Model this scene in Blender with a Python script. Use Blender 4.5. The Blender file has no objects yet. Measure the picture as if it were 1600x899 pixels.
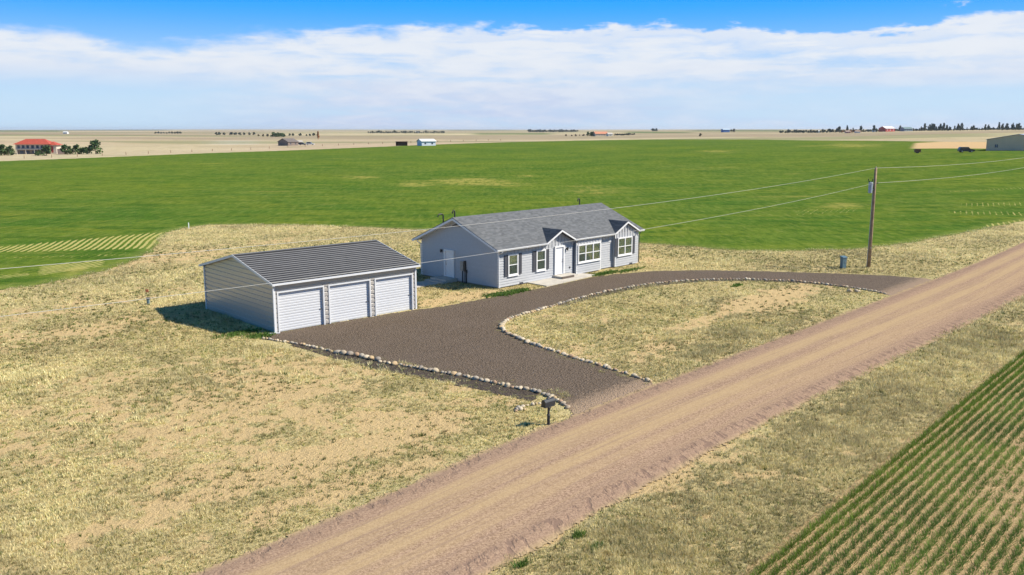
import bpy, math, random
import numpy as np
from math import radians as R, sin, cos, pi
random.seed(7); RNG = np.random.default_rng(11)
SC = bpy.context.scene; COL = SC.collection

# ------------------------------------------------------------------ camera
FPX = 1345.0; CAMH = 12.0; PITCH = math.atan(247 / FPX)
cam_d = bpy.data.cameras.new('camera'); cam = bpy.data.objects.new('camera', cam_d); COL.objects.link(cam)
cam.location = (0, 0, CAMH); cam.rotation_euler = (pi / 2 - PITCH, 0, 0)
cam_d.sensor_width = 36; cam_d.lens = 36 * FPX / 1600; cam_d.clip_start = 0.5; cam_d.clip_end = 90000
SC.camera = cam
# ------------------------------------------------------------------ light
SUN_AZ = R(91.5); SUN_EL = R(43)             # azimuth clockwise from +Y
S = bpy.data.lights.new('sun', 'SUN'); S.energy = 5.0; S.angle = R(0.55); S.color = (1, 0.925, 0.80)
so = bpy.data.objects.new('sun', S); COL.objects.link(so)
so.rotation_euler = (pi / 2 - SUN_EL, 0, pi - SUN_AZ); so.location = (40, 0, 60)
SC.view_settings.view_transform = 'Standard'; SC.view_settings.look = 'None'
SC.view_settings.exposure = 0.66; SC.view_settings.gamma = 1; SC.view_settings.use_curve_mapping = False


class NT:
    """tiny node-tree helper"""
    def __init__(s, tree): s.t = tree; s.t.nodes.clear()
    def n(s, typ, ins=None, **kw):
        nd = s.t.nodes.new(typ)
        for k, v in kw.items(): setattr(nd, k, v)
        if ins:
            for k, v in ins.items(): s.set(nd, k, v)
        return nd
    def set(s, nd, k, v):
        sock = nd.inputs[k]
        if isinstance(v, bpy.types.NodeSocket): s.t.links.new(v, sock)
        elif isinstance(v, bpy.types.Node): s.t.links.new(v.outputs[0], sock)
        else: sock.default_value = v
    def math(s, op, a, b=0.0, c=0.0, clamp=False):
        nd = s.t.nodes.new('ShaderNodeMath'); nd.operation = op; nd.use_clamp = clamp
        s.set(nd, 0, a); s.set(nd, 1, b); s.set(nd, 2, c); return nd.outputs[0]
    def mix(s, fac, a, b, blend='MIX'):
        nd = s.t.nodes.new('ShaderNodeMix'); nd.data_type = 'RGBA'; nd.blend_type = blend
        s.set(nd, 'Factor', fac)
        for i, v in ((6, a), (7, b)):
            if isinstance(v, tuple) and len(v) == 3: v = (*v, 1)
            s.set(nd, i, v)
        return nd.outputs[2]
    def ss(s, x, lo, hi, a=0.0, b=1.0):
        nd = s.t.nodes.new('ShaderNodeMapRange'); nd.interpolation_type = 'SMOOTHSTEP'
        for k, v in zip(range(5), (x, lo, hi, a, b)): s.set(nd, k, v)
        return nd.outputs[0]
    def noise(s, vec, scale, detail=3, rough=0.55, dist=0.0, out=0):
        nd = s.n('ShaderNodeTexNoise', {'Scale': scale, 'Detail': detail, 'Roughness': rough, 'Distortion': dist})
        if vec is not None: s.set(nd, 'Vector', vec)
        return nd.outputs[out]
    def mapping(s, vec, scale=(1, 1, 1), rot=(0, 0, 0), loc=(0, 0, 0)):
        return s.n('ShaderNodeMapping', {'Vector': vec, 'Scale': scale, 'Rotation': rot, 'Location': loc}).outputs[0]


# ------------------------------------------------------------------ world
W = bpy.data.worlds.new('World'); SC.world = W; W.use_nodes = True
n = NT(W.node_tree)
gen = n.n('ShaderNodeTexCoord').outputs['Generated']
sep = n.n('ShaderNodeSeparateXYZ', {0: gen}); X, Y, Z = sep.outputs
az = n.math('ARCTAN2', X, Y)
zc = n.math('MAXIMUM', Z, 0.002)
zup = n.math('MULTIPLY_ADD', zc, 3.6, 0.10)
sky = n.n('ShaderNodeTexSky', sky_type='NISHITA', sun_disc=False, sun_elevation=SUN_EL, sun_rotation=SUN_AZ,
          altitude=1600, air_density=1.0, dust_density=0.4, ozone_density=3.0)
vec = n.n('ShaderNodeCombineXYZ', {0: X, 1: Y, 2: zup})
vn = n.n('ShaderNodeVectorMath', {0: vec}, operation='NORMALIZE')
n.set(sky, 'Vector', vn.outputs[0])
blue = n.mix(n.ss(Z, 0.02, 0.15), (8.6, 11.6, 14.4), (0.35, 6.0, 16.0))     # pale low air -> saturated blue
skyc = n.mix(n.ss(Z, 0.15, 0.9, 1.0, 0.0), sky.outputs[0], blue)
cv = n.n('ShaderNodeFloatCurve')                                       # height of the cloud bank's top round the horizon
cur = cv.mapping.curves[0]
pts = [(-1.0, .088), (-.537, .096), (-.46, .098), (-.40, .082), (-.33, .094), (-.22, .104), (-.08, .113), (.07, .112), (.15, .116), (.35, .101), (.45, .106), (.51, .112), (1.0, .115)]
while len(cur.points) < len(pts): cur.points.new(0.5, 0.5)
for p_, (a_, b_) in zip(cur.points, pts): p_.location = ((a_ + 1) / 2, b_ * 5)
cv.mapping.update()
n.set(cv, 'Value', n.math('MULTIPLY_ADD', az, 0.5, 0.5, clamp=True))
top = n.math('MULTIPLY', cv.outputs[0], 0.2)
cvec = n.n('ShaderNodeCombineXYZ', {0: n.math('MULTIPLY', az, 9.0), 1: n.math('MULTIPLY', Z, 42.0), 2: n.math('MULTIPLY', az, 1.7)}).outputs[0]
cvec2 = n.n('ShaderNodeCombineXYZ', {0: n.math('MULTIPLY', az, 3.0), 1: n.math('MULTIPLY', Z, 55.0), 2: 0.0}).outputs[0]
n1 = n.noise(cvec, 1.9, 7, 0.58, 0.3)
n3 = n.noise(n.n('ShaderNodeCombineXYZ', {0: n.math('MULTIPLY', az, 30.0), 1: n.math('MULTIPLY', Z, 60.0), 2: 3.0}).outputs[0], 1.3, 6, 0.6)
n2 = n.noise(cvec2, 0.75, 5, 0.55, 0.3)
edge = n.math('ADD', n.math('SUBTRACT', top, Z), n.math('ADD', n.math('MULTIPLY', n.math('SUBTRACT', n1, 0.5), 0.035), n.math('MULTIPLY', n.math('SUBTRACT', n3, 0.5), 0.018)))
cover = n.ss(edge, n.ss(az, -.3, .1, -.008, -.002), n.ss(az, -.3, .1, .015, .006))
wisp = n.ss(n.math('ADD', n2, n.math('MULTIPLY', n.math('SUBTRACT', n1, 0.5), 0.5)), 0.26, 0.56, 0.22, 1.0)
leftclear = n.math('MULTIPLY', n.ss(az, -0.15, -0.42), n.ss(Z, 0.07, 0.035))
wisp = n.math('MULTIPLY', wisp, n.math('SUBTRACT', 1.0, n.math('MULTIPLY', leftclear, 0.9)))
rightband = n.math('MULTIPLY', n.ss(az, 0.0, 0.35), n.math('MULTIPLY', n.ss(Z, 0.0, 0.018), n.ss(Z, 0.065, 0.028)))
wisp = n.math('MULTIPLY', wisp, n.math('SUBTRACT', 1.0, n.math('MULTIPLY', rightband, 0.75)))
cover = n.math('MULTIPLY', cover, n.math('MAXIMUM', wisp, n.ss(edge, 0.035, 0.008, 0.0, 0.9)))
ccol = n.mix(n.ss(Z, 0.01, 0.085), (7.8, 9.3, 13.0), (12.2, 12.8, 13.8))
ccol = n.mix(n.ss(n1, 0.3, 0.7), ccol, n.mix(0.45, ccol, (13.8, 14.0, 14.3)))
fin = n.mix(n.math('MULTIPLY', cover, 0.93), skyc, ccol)
# small stray cloud scrap in the blue, high on the right
d1 = n.math('ADD', n.math('POWER', n.math('MULTIPLY', n.math('SUBTRACT', az, 0.463), 60.0), 2.0), n.math('POWER', n.math('MULTIPLY', n.math('SUBTRACT', Z, 0.121), 220.0), 2.0))
scrap = n.math('MULTIPLY', n.ss(d1, 1.3, 0.1), n.ss(n3, 0.46, 0.62))
fin = n.mix(n.math('MULTIPLY', scrap, 0.7), fin, (12, 12.4, 13))
bg = n.n('ShaderNodeBackground', {'Color': fin, 'Strength': 0.042})
n.n('ShaderNodeOutputWorld', {'Surface': bg.outputs[0]})

# ------------------------------------------------------------------ terrain height
PXC = np.array([0, 400, 800, 1200, 1600.]); AZC = np.arctan((PXC - 800) / FPX)
RR = np.array([120, 200, 330, 480, 700, 1000, 1500, 2500, 4500, 8000, 14000, 40000.])
ZT = np.array([[0, 0, 0, .05, 2.1, 3.8, 4.8, 5.5, 4.6, 5.4, 6.8, -20],
               [0, 0, .6, .7, 1.1, 2.3, 2.9, 3.2, 4.0, 6.0, 14, -20],
               [0, 0, 1.0, 2.0, 2.1, 2.3, 3.1, 3.6, 5.3, 6.6, 9, -20],
               [0, .3, 2.5, 3.4, 3.9, 5.7, 8.1, 9.2, 9.6, 12, 14, -20],
               [0, 1.2, 5.1, 4.9, 6.3, 9.8, 12.0, 12.4, 13.2, 14, 15, -20]])


def Hn(x, y):
    x = np.asarray(x, float); y = np.asarray(y, float)
    r = np.maximum(np.hypot(x, y), 1.0); a = np.clip(np.arctan2(x, y), AZC[0], AZC[-1])
    lr = np.log(r); LR = np.log(RR)
    i = np.clip(np.searchsorted(LR, lr) - 1, 0, len(RR) - 2); fr = np.clip((lr - LR[i]) / (LR[i + 1] - LR[i]), 0, 1)
    fr = fr * .5 + .5 * fr * fr * (3 - 2 * fr)
    j = np.clip(np.searchsorted(AZC, a) - 1, 0, 3); fa = (a - AZC[j]) / (AZC[j + 1] - AZC[j]); fa = fa * fa * (3 - 2 * fa)
    z = (ZT[j, i] * (1 - fr) + ZT[j, i + 1] * fr) * (1 - fa) + (ZT[j + 1, i] * (1 - fr) + ZT[j + 1, i + 1] * fr) * fa
    return np.where(r < 120, 0.0, z)


def Hz(x, y): return float(Hn(x, y))


def ray(px, py):
    c, s = cos(PITCH), sin(PITCH); u = (px - 800) / FPX; v = -(py - 449.5) / FPX
    return np.array([u, c + v * s, -s + v * c])


_RS = np.exp(np.linspace(math.log(12), math.log(30000), 9000))


def at(px, py):
    """point of the land seen at a spot of the photograph (used once, to survey positions)"""
    d = ray(px, py); h = math.hypot(d[0], d[1]); t = _RS / h
    zz = CAMH + d[2] * t; g = zz - Hn(d[0] * t, d[1] * t)
    k = np.argmax(g < 0)
    if g[k] >= 0: k = len(t) - 1
    if k > 0:
        f = g[k - 1] / (g[k - 1] - g[k]); tt = t[k - 1] + (t[k] - t[k - 1]) * f
    else: tt = t[0]
    return float(d[0] * tt), float(d[1] * tt)


def at_r(px, r):
    a = math.atan((px - 800) / FPX); return r * sin(a), r * cos(a)


# ------------------------------------------------------------------ numpy noise / polygon helpers
def vnoise(x, y, seed=0):
    xi = np.floor(x).astype(np.int64); yi = np.floor(y).astype(np.int64); fx = x - xi; fy = y - yi
    fx = fx * fx * (3 - 2 * fx); fy = fy * fy * (3 - 2 * fy)
    def h(a, b):
        v = (a * 374761393 + b * 668265263 + seed * 1442695041) & 0xffffffff
        v = ((v ^ (v >> 13)) * 1274126177) & 0xffffffff
        return ((v ^ (v >> 16)) & 0xffff) / 65535.0
    return (h(xi, yi) * (1 - fx) + h(xi + 1, yi) * fx) * (1 - fy) + (h(xi, yi + 1) * (1 - fx) + h(xi + 1, yi + 1) * fx) * fy


def fbm(x, y, seed=0, oct=4, rough=.55):
    a = 1; s = 0; t = 0
    for k in range(oct):
        s = s + a * vnoise(x * 2 ** k + 17.3 * k, y * 2 ** k - 9.1 * k, seed + k); t += a; a *= rough
    return s / t


def sstep(x, a, b):
    t = np.clip((x - a) / (b - a), 0, 1); return t * t * (3 - 2 * t)


def sdf(poly, x, y):
    """signed distance, positive inside"""
    P = np.array(poly, float); Q = np.roll(P, -1, 0)
    d = np.full(x.shape, 1e18); ins = np.zeros(x.shape, bool)
    for (ax, ay), (bx, by) in zip(P, Q):
        ex, ey = bx - ax, by - ay; L = ex * ex + ey * ey
        if L < 1e-12: continue
        t = np.clip(((x - ax) * ex + (y - ay) * ey) / L, 0, 1)
        d = np.minimum(d, (x - ax - t * ex) ** 2 + (y - ay - t * ey) ** 2)
        c = ((ay > y) != (by > y)) & (x < ex * (y - ay) / (ey if abs(ey) > 1e-12 else 1e-12) + ax)
        ins ^= c
    d = np.sqrt(d); return np.where(ins, d, -d)


def smooth_line(P, step):
    """Catmull-Rom through P, resampled at even steps"""
    P = np.array(P, float); Q = np.vstack([2 * P[0] - P[1], P, 2 * P[-1] - P[-2]]); out = []
    for i in range(1, len(Q) - 2):
        for t in np.linspace(0, 1, 12, endpoint=False):
            out.append(.5 * ((2 * Q[i]) + (-Q[i - 1] + Q[i + 1]) * t + (2 * Q[i - 1] - 5 * Q[i] + 4 * Q[i + 1] - Q[i + 2]) * t * t + (-Q[i - 1] + 3 * Q[i] - 3 * Q[i + 1] + Q[i + 2]) * t ** 3))
    out.append(P[-1]); out = np.array(out)
    L = np.concatenate([[0], np.cumsum(np.hypot(*np.diff(out, axis=0).T))])
    s = np.arange(0, L[-1], step)
    return np.stack([np.interp(s, L, out[:, 0]), np.interp(s, L, out[:, 1])], 1)


# ------------------------------------------------------------------ object helpers
def tag(o, label=None, cat=None, group=None, kind=None):
    if label: o['label'] = label
    if cat: o['category'] = cat
    if group: o['group'] = group
    if kind: o['kind'] = kind
    return o


def empty(name, loc, rz=0.0):
    o = bpy.data.objects.new(name, None); COL.objects.link(o); o.location = loc; o.rotation_euler = (0, 0, rz)
    o.empty_display_size = 0.3; return o


def link(name, me, parent=None, loc=(0, 0, 0), rz=0.0):
    o = bpy.data.objects.new(name, me); COL.objects.link(o); o.location = loc; o.rotation_euler = (0, 0, rz)
    if parent: o.parent = parent
    return o


class MB:
    def __init__(s): s.v = []; s.f = []
    def add(s, vs, fs):
        b = len(s.v); s.v += [tuple(map(float, p)) for p in vs]; s.f += [tuple(b + i for i in f) for f in fs]; return s
    def box(s, x0, x1, y0, y1, z0, z1):
        return s.add([(x0, y0, z0), (x1, y0, z0), (x1, y1, z0), (x0, y1, z0), (x0, y0, z1), (x1, y0, z1), (x1, y1, z1), (x0, y1, z1)],
                     [(0, 3, 2, 1), (4, 5, 6, 7), (0, 1, 5, 4), (1, 2, 6, 5), (2, 3, 7, 6), (3, 0, 4, 7)])
    def hexa(s, p):   # 8 points bottom loop ccw then top loop
        return s.add(p, [(0, 3, 2, 1), (4, 5, 6, 7), (0, 1, 5, 4), (1, 2, 6, 5), (2, 3, 7, 6), (3, 0, 4, 7)])
    def extrude(s, poly, vec):
        """poly: 3d loop; extruded along vec"""
        k = len(poly); v = np.array(vec, float)
        a = [tuple(p) for p in poly]; b = [tuple(np.array(p) + v) for p in poly]
        return s.add(a + b, [tuple(range(k - 1, -1, -1)), tuple(range(k, 2 * k))] + [(i, (i + 1) % k, k + (i + 1) % k, k + i) for i in range(k)])
    def tube(s, pts, rad, k=8, caps=True):
        pts = [np.array(p, float) for p in pts]; rads = rad if hasattr(rad, '__len__') else [rad] * len(pts)
        b = len(s.v); up0 = None
        for i, p in enumerate(pts):
            t = pts[min(i + 1, len(pts) - 1)] - pts[max(i - 1, 0)]; t = t / (np.linalg.norm(t) + 1e-12)
            up = np.array([0, 0, 1.]) if abs(t[2]) < .9 else np.array([1., 0, 0])
            a = np.cross(t, up); a /= np.linalg.norm(a); c = np.cross(t, a)
            for q in range(k):
                th = 2 * pi * q / k; s.v.append(tuple(p + (a * cos(th) + c * sin(th)) * rads[i]))
        for i in range(len(pts) - 1):
            for q in range(k):
                s.f.append((b + i * k + q, b + (i + 1) * k + q, b + (i + 1) * k + (q + 1) % k, b + i * k + (q + 1) % k))
        if caps:
            s.f.append(tuple(b + q for q in range(k))); s.f.append(tuple(b + (len(pts) - 1) * k + q for q in range(k - 1, -1, -1)))
        return s
    def mesh(s, name, m, smooth=False):
        me = bpy.data.meshes.new(name); me.from_pydata(s.v, [], s.f); me.materials.append(m)
        bm_fix(me)
        if smooth: me.shade_smooth()
        me.update(); return me
    def build(s, name, m, parent=None, loc=(0, 0, 0), rz=0.0, smooth=False):
        return link(name, s.mesh(name, m, smooth), parent, loc, rz)


def bm_fix(me):
    import bmesh
    b = bmesh.new(); b.from_mesh(me); bmesh.ops.recalc_face_normals(b, faces=b.faces); b.to_mesh(me); b.free()


def np_mesh(name, V, F, mat, attrs=None, colors=None, smooth=False):
    """V (n,3), F (m,k) same-size polygons"""
    me = bpy.data.meshes.new(name); V = np.asarray(V, np.float32); F = np.asarray(F, np.int32); k = F.shape[1]
    me.vertices.add(len(V)); me.vertices.foreach_set('co', V.ravel())
    me.loops.add(F.size); me.loops.foreach_set('vertex_index', F.ravel())
    me.polygons.add(len(F)); me.polygons.foreach_set('loop_start', np.arange(0, F.size, k, dtype=np.int32))
    me.polygons.foreach_set('loop_total', np.full(len(F), k, np.int32))
    if smooth: me.polygons.foreach_set('use_smooth', np.ones(len(F), bool))
    me.update(calc_edges=True)
    for a, val in (attrs or {}).items():
        at_ = me.attributes.new(a, 'FLOAT', 'POINT'); at_.data.foreach_set('value', np.asarray(val, np.float32))
    for a, val in (colors or {}).items():
        at_ = me.attributes.new(a, 'FLOAT_COLOR', 'POINT'); c4 = np.ones((len(V), 4), np.float32); c4[:, :3] = val
        at_.data.foreach_set('color', c4.ravel())
    me.materials.append(mat); return me


# ------------------------------------------------------------------ materials
def newmat(name):
    m = bpy.data.materials.new(name); m.use_nodes = True; return m, NT(m.node_tree)


def finish(n, color, rough=0.8, metal=0.0, bump=None, bstr=0.3, bdist=0.02, alpha=None, spec=0.5, extra=None):
    ins = {'Base Color': color if not (isinstance(color, tuple) and len(color) == 3) else (*color, 1), 'Roughness': rough, 'Metallic': metal, 'Specular IOR Level': spec}
    if extra: ins.update(extra)
    p = n.n('ShaderNodeBsdfPrincipled', ins)
    if bump is not None:
        b = n.n('ShaderNodeBump', {'Height': bump, 'Strength': bstr, 'Distance': bdist}); n.set(p, 'Normal', b.outputs[0])
    sh = p.outputs[0]
    if alpha is not None:
        tr = n.n('ShaderNodeBsdfTransparent'); mx = n.n('ShaderNodeMixShader', {0: alpha, 1: tr.outputs[0], 2: sh}); sh = mx.outputs[0]
    n.n('ShaderNodeOutputMaterial', {'Surface': sh})


def flat(name, col, rough=0.7, metal=0.0, var=0.12, scale=6.0, bstr=0.0, spec=0.5, bscale=60, rand=0.0):
    m, n = newmat(name); co = n.n('ShaderNodeTexCoord').outputs['Object']
    v = n.noise(co, scale, 5, 0.6)
    c = n.mix(n.ss(v, 0.25, 0.75), tuple(x * (1 - var) for x in col), tuple(min(1, x * (1 + var)) for x in col))
    if rand:
        oi = n.n('ShaderNodeObjectInfo').outputs['Random']
        c = n.mix(1.0, c, n.n('ShaderNodeCombineColor', {0: n.math('MULTIPLY_ADD', oi, rand, 1 - rand / 2), 1: n.math('MULTIPLY_ADD', oi, rand, 1 - rand / 2), 2: n.math('MULTIPLY_ADD', oi, rand, 1 - rand / 2)}).outputs[0], 'MULTIPLY')
    finish(n, c, rough, metal, n.noise(co, bscale, 3) if bstr else None, bstr, spec=spec); return m


def attr(n, name, col=False):
    a = n.n('ShaderNodeAttribute', attribute_name=name); return a.outputs['Color' if col else 'Fac']


M = {}
M['siding'] = flat('blue_grey_siding', (.38, .39, .41), .62, var=.05, rand=.05)
M['trim'] = flat('white_trim_paint', (.70, .70, .70), .5, var=.04)
M['fascia'] = flat('white_fascia_paint', (.64, .65, .67), .5, var=.05)
M['shutter'] = flat('charcoal_shutter', (.055, .058, .072), .55, var=.1)
M['concrete'] = flat('pale_concrete', (.44, .41, .36), .9, var=.1, scale=1.3, bstr=.2)
M['foundation'] = flat('grey_foundation', (.27, .26, .25), .9, bstr=.2)
M['door'] = flat('white_door', (.68, .68, .69), .45, var=.03)
M['black'] = flat('black_metal', (.02, .02, .022), .45, var=.2)
M['greybox'] = flat('grey_metal_box', (.30, .28, .25), .5, var=.15)
M['gsiding'] = flat('beige_grey_metal_siding', (.44, .42, .40), .28, metal=.25, var=.05, rand=.05, spec=.8)
M['groof'] = flat('charcoal_metal_roof', (.034, .035, .038), .7, var=.12, scale=1.5, spec=.15, rand=.08)
M['grib'] = flat('lit_rib_metal', (.15, .15, .155), .6, var=.1, scale=1.5, spec=.25)  # paler copy of the roof metal; light caught by the ribs is painted in
M['gdoor'] = flat('white_roll_up_door', (.52, .53, .555), .4, var=.03, rand=.04)
M['gtrim'] = flat('white_metal_trim', (.60, .61, .63), .4, var=.04)
M['brown_step'] = flat('brown_mat', (.10, .075, .06), .9, var=.2)
M['alu'] = flat('brushed_handle', (.35, .35, .36), .3, metal=.8)


def glass_mat():
    m, n = newmat('window_glass')
    gl = n.n('ShaderNodeBsdfGlossy', {'Color': (.9, .95, .93, 1), 'Roughness': .05}); tr = n.n('ShaderNodeBsdfTransparent', {'Color': (.95, .98, .96, 1)})
    fr = n.n('ShaderNodeFresnel', {'IOR': 1.5}).outputs[0]
    n.n('ShaderNodeOutputMaterial', {'Surface': n.n('ShaderNodeMixShader', {0: n.math('MULTIPLY_ADD', fr, .8, .02), 1: tr.outputs[0], 2: gl.outputs[0]}).outputs[0]}); return m


M['glass'] = glass_mat()
M['blind'] = flat('cream_blind', (.70, .70, .48), .8, var=.08)
M['dark_room'] = flat('dim_room', (.24, .34, .27), .9, var=.3)


def shingle_mat():
    m, n = newmat('grey_asphalt_shingles')
    a = attr(n, 'tone'); co = n.n('ShaderNodeTexCoord').outputs['Object']
    c = n.mix(a, (.078, .084, .092), (.155, .163, .172))
    c = n.mix(n.ss(n.noise(co, .8, 4), .35, .7, 0, .35), c, (.12, .128, .14))
    c = n.mix(n.math('MULTIPLY', n.noise(co, 60, 2), .5), c, (.13, .135, .145))
    finish(n, c, .9, bump=n.noise(co, 90, 2), bstr=.3, bdist=.006, spec=.12); return m


M['shingle'] = shingle_mat()

# ------------------------------------------------------------------ survey of the site (from the photograph)
F0 = np.array(at(779, 451.5)); HANG = R(46.4)
G0 = np.array(at(431, 521)); GANG = R(43)


def hloc(s, o):   # house-local -> world xy
    return F0 + s * np.array([cos(HANG), sin(HANG)]) + o * np.array([-sin(HANG), cos(HANG)])


ROWPX = [(412, 530), (432, 533), (480, 541), (530, 553), (560, 557), (600, 567), (640, 574), (680, 581), (720, 588), (760, 597), (800, 606), (830, 611), (850, 617), (870, 626), (885, 636), (891, 642)]
ISLPX = [(1018, 598), (980, 586), (940, 573), (900, 561), (860, 548), (830, 538), (805, 527), (789, 519), (783, 511), (790, 503), (805, 496), (830, 489), (860, 480), (900, 468), (950, 456), (1000, 447), (1050, 441), (1100, 438), (1150, 437), (1200, 438.5), (1250, 441), (1290, 445), (1330, 450), (1360, 455), (1383, 460)]
NPX = [(1452, 436), (1390, 431), (1300, 427.5), (1200, 424.5), (1100, 422.5), (1020, 424), (960, 429), (930, 432.5), (860, 447.5), (820, 456), (790, 462), (730, 472), (690, 480), (651, 484)]
row_w = [at(*p) for p in ROWPX]; isl_w = [at(*p) for p in ISLPX]
row_s = smooth_line(row_w, .3); isl_s = smooth_line(isl_w, .3)
DRIVE = [tuple(p) for p in row_s] + [at(897, 652), at(930, 655), at(975, 640), at(1010, 625), at(1035, 606)] + [tuple(p) for p in isl_s] + [at(1395, 464), at(1440, 452), at(1462, 441)] + [at(*p) for p in NPX] + [tuple(G0 + .3 * np.array([-sin(GANG), cos(GANG)]))]
ROAD_L = [(-42, -15), (-8.8, 21.6), (2.7, 35.1), at(1440, 445), at(1600, 379), (140, 190), (320, 392)]
ROAD_R = [(-37, -19), (-.7, 21.8), (11.6, 35.3), at(1600, 462), (64, 93), (146, 184), (326, 386)]
FLD_near = [(-700, -250), (-120, 20)] + [at(*p) for p in [(-60, 462), (0, 453), (60, 446), (110, 436), (165, 423), (210, 407), (240, 392), (252, 377), (262, 364), (290, 356), (330, 351.5), (400, 351), (480, 352.5), (560, 355), (650, 359), (800, 366), (1010, 381), (1080, 386), (1150, 392), (1250, 393), (1350, 389), (1420, 380), (1500, 365.5), (1560, 354), (1600, 345)]]
far_px = [(1900, 222), (1600, 222.5), (1480, 222), (1340, 220), (1200, 218.6), (1080, 218.2), (1000, 218.4), (900, 220), (800, 222.3), (600, 229.5), (400, 237.2), (200, 244.7), (0, 252.3), (-200, 260)]
FLD = FLD_near + [at(1760, 310)] + [at(*p) for p in far_px] + [(-700, 200)]
FF_A = np.array([6.6, 21.8]); FF_D = np.array([28.3, 46.1]) - FF_A; FF_D /= np.linalg.norm(FF_D); FF_N = np.array([FF_D[1], -FF_D[0]])   # near crop edge
AXR = np.array([cos(R(48)), sin(R(48))]); AXN = np.array([-AXR[1], AXR[0]])


def road_s(x, y):    # signed distance inside road (approx.)
    return sdf(ROAD_L + ROAD_R[::-1], x, y)


# bare-soil and lush patches: centre in the photograph, half-length along the road, half-width, weight
BLOBS = [(610, 682, 3.2, 1.0, .9), (405, 748, 5.5, .8, 1.), (300, 745, 2.5, .9, .7), (250, 780, 3, .7, .6), (520, 770, 4, .5, .8), (470, 600, 7, 4, .5), (360, 640, 6, 4, .4), (560, 640, 5, 3, .4),
         (1100, 500, 6, .8, .8), (1190, 470, 7, 1.2, .9), (1040, 540, 2.5, .8, .6), (1000, 515, 3, 1.2, .5), (900, 545, 2, .7, .5), (560, 470, 3, 2, .4), (720, 466, 3.2, .9, .8), (300, 400, 9, 4, .5), (200, 470, 14, 3, .4), (90, 520, 10, 4, .35),
         (1150, 620, 3, .6, .4), (800, 860, 8, .35, 1.), (930, 790, 8, .4, 1.), (1240, 590, 3, .5, .5), (140, 600, 5, 3, .2), (1010, 408, 3, 1.5, .5), (960, 402, 3, 1.5, .4)]
LUSH = [(100, 830, 3.2, 1.8, 1.), (260, 640, 4.5, 2.2, .6), (275, 812, 2.2, .6, .9), (40, 740, 4, 2, .4), (1010, 590, 9, .7, .6), (1150, 545, 10, .6, .6), (1400, 600, 14, 2.0, .9), (1250, 700, 9, 1.8, .9), (1100, 790, 5, 1.6, .8), (1500, 540, 12, 1.8, .7), (1000, 860, 3, 1.0, .5), (700, 640, 3, 1, .3), (900, 520, 3, 2, .3)]


def blob_sum(L, x, y):
    s = np.zeros_like(x)
    for px, py, a, b, w in L:
        cx, cy = at(px, py); dx = x - cx; dy = y - cy
        u = (dx * AXR[0] + dy * AXR[1]) / a; v = (dx * AXN[0] + dy * AXN[1]) / b
        s = np.maximum(s, w * np.exp(-.5 * (u * u + v * v)))
    return s


def cover_maps(x, y):
    """bare (0..1), lush (0..1), green (0..1) for the dry grassland"""
    wx = x + 1.6 * (fbm(x * .35, y * .35, 5) - .5); wy = y + 1.6 * (fbm(x * .35, y * .35, 8) - .5)
    n1 = fbm(x * .16, y * .16, 21, 4); n2 = fbm(x * 1.5, y * 1.5, 31, 4, .7)
    bare = sstep(.95 * blob_sum(BLOBS, wx, wy) + 1.0 * (n1 - .5) + 1.5 * (n2 - .5), .19, .54)
    lush = np.clip(blob_sum(LUSH, wx, wy) + .8 * sstep(fbm(x * .22, y * .22, 44), .55, .75), 0, 1) * (1 - bare)
    green = sstep(fbm(x * .3 + 9, y * .3, 61, 4), .50, .68)
    return bare, lush, green


# ------------------------------------------------------------------ ground: one polar sheet out to the horizon
colsF = np.radians(np.arange(-44, 44.01, .28)); colsB = np.radians(np.arange(50, 311, 6.0)); cols = np.concatenate([colsF, colsB])
rows = np.concatenate([[.5, 4, 8, 12], np.exp(np.arange(math.log(15), math.log(150), .0052)), np.exp(np.arange(math.log(150), math.log(22000), .0125)), [22000]])
NC, NR = len(cols), len(rows)
gx = (rows[:, None] * np.sin(cols)[None]).ravel(); gy = (rows[:, None] * np.cos(cols)[None]).ravel()
gz = Hn(gx, gy)
rr_ = np.hypot(gx, gy)
idx = np.arange(NR * NC).reshape(NR, NC)
nxt = np.roll(idx, -1, 1)
gF = np.stack([idx[:-1], nxt[:-1], nxt[1:], idx[1:]], -1).reshape(-1, 4)[:, ::-1]


def ppx(x, y, z):     # survey coordinates of a ground point
    d = np.stack([x, y, z - CAMH], -1); dep = y * cos(PITCH) - (z - CAMH) * sin(PITCH)
    up = y * sin(PITCH) + (z - CAMH) * cos(PITCH); dep = np.where(dep > .1, dep, .1)
    return 800 + FPX * x / dep, 449.5 - FPX * up / dep


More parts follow.
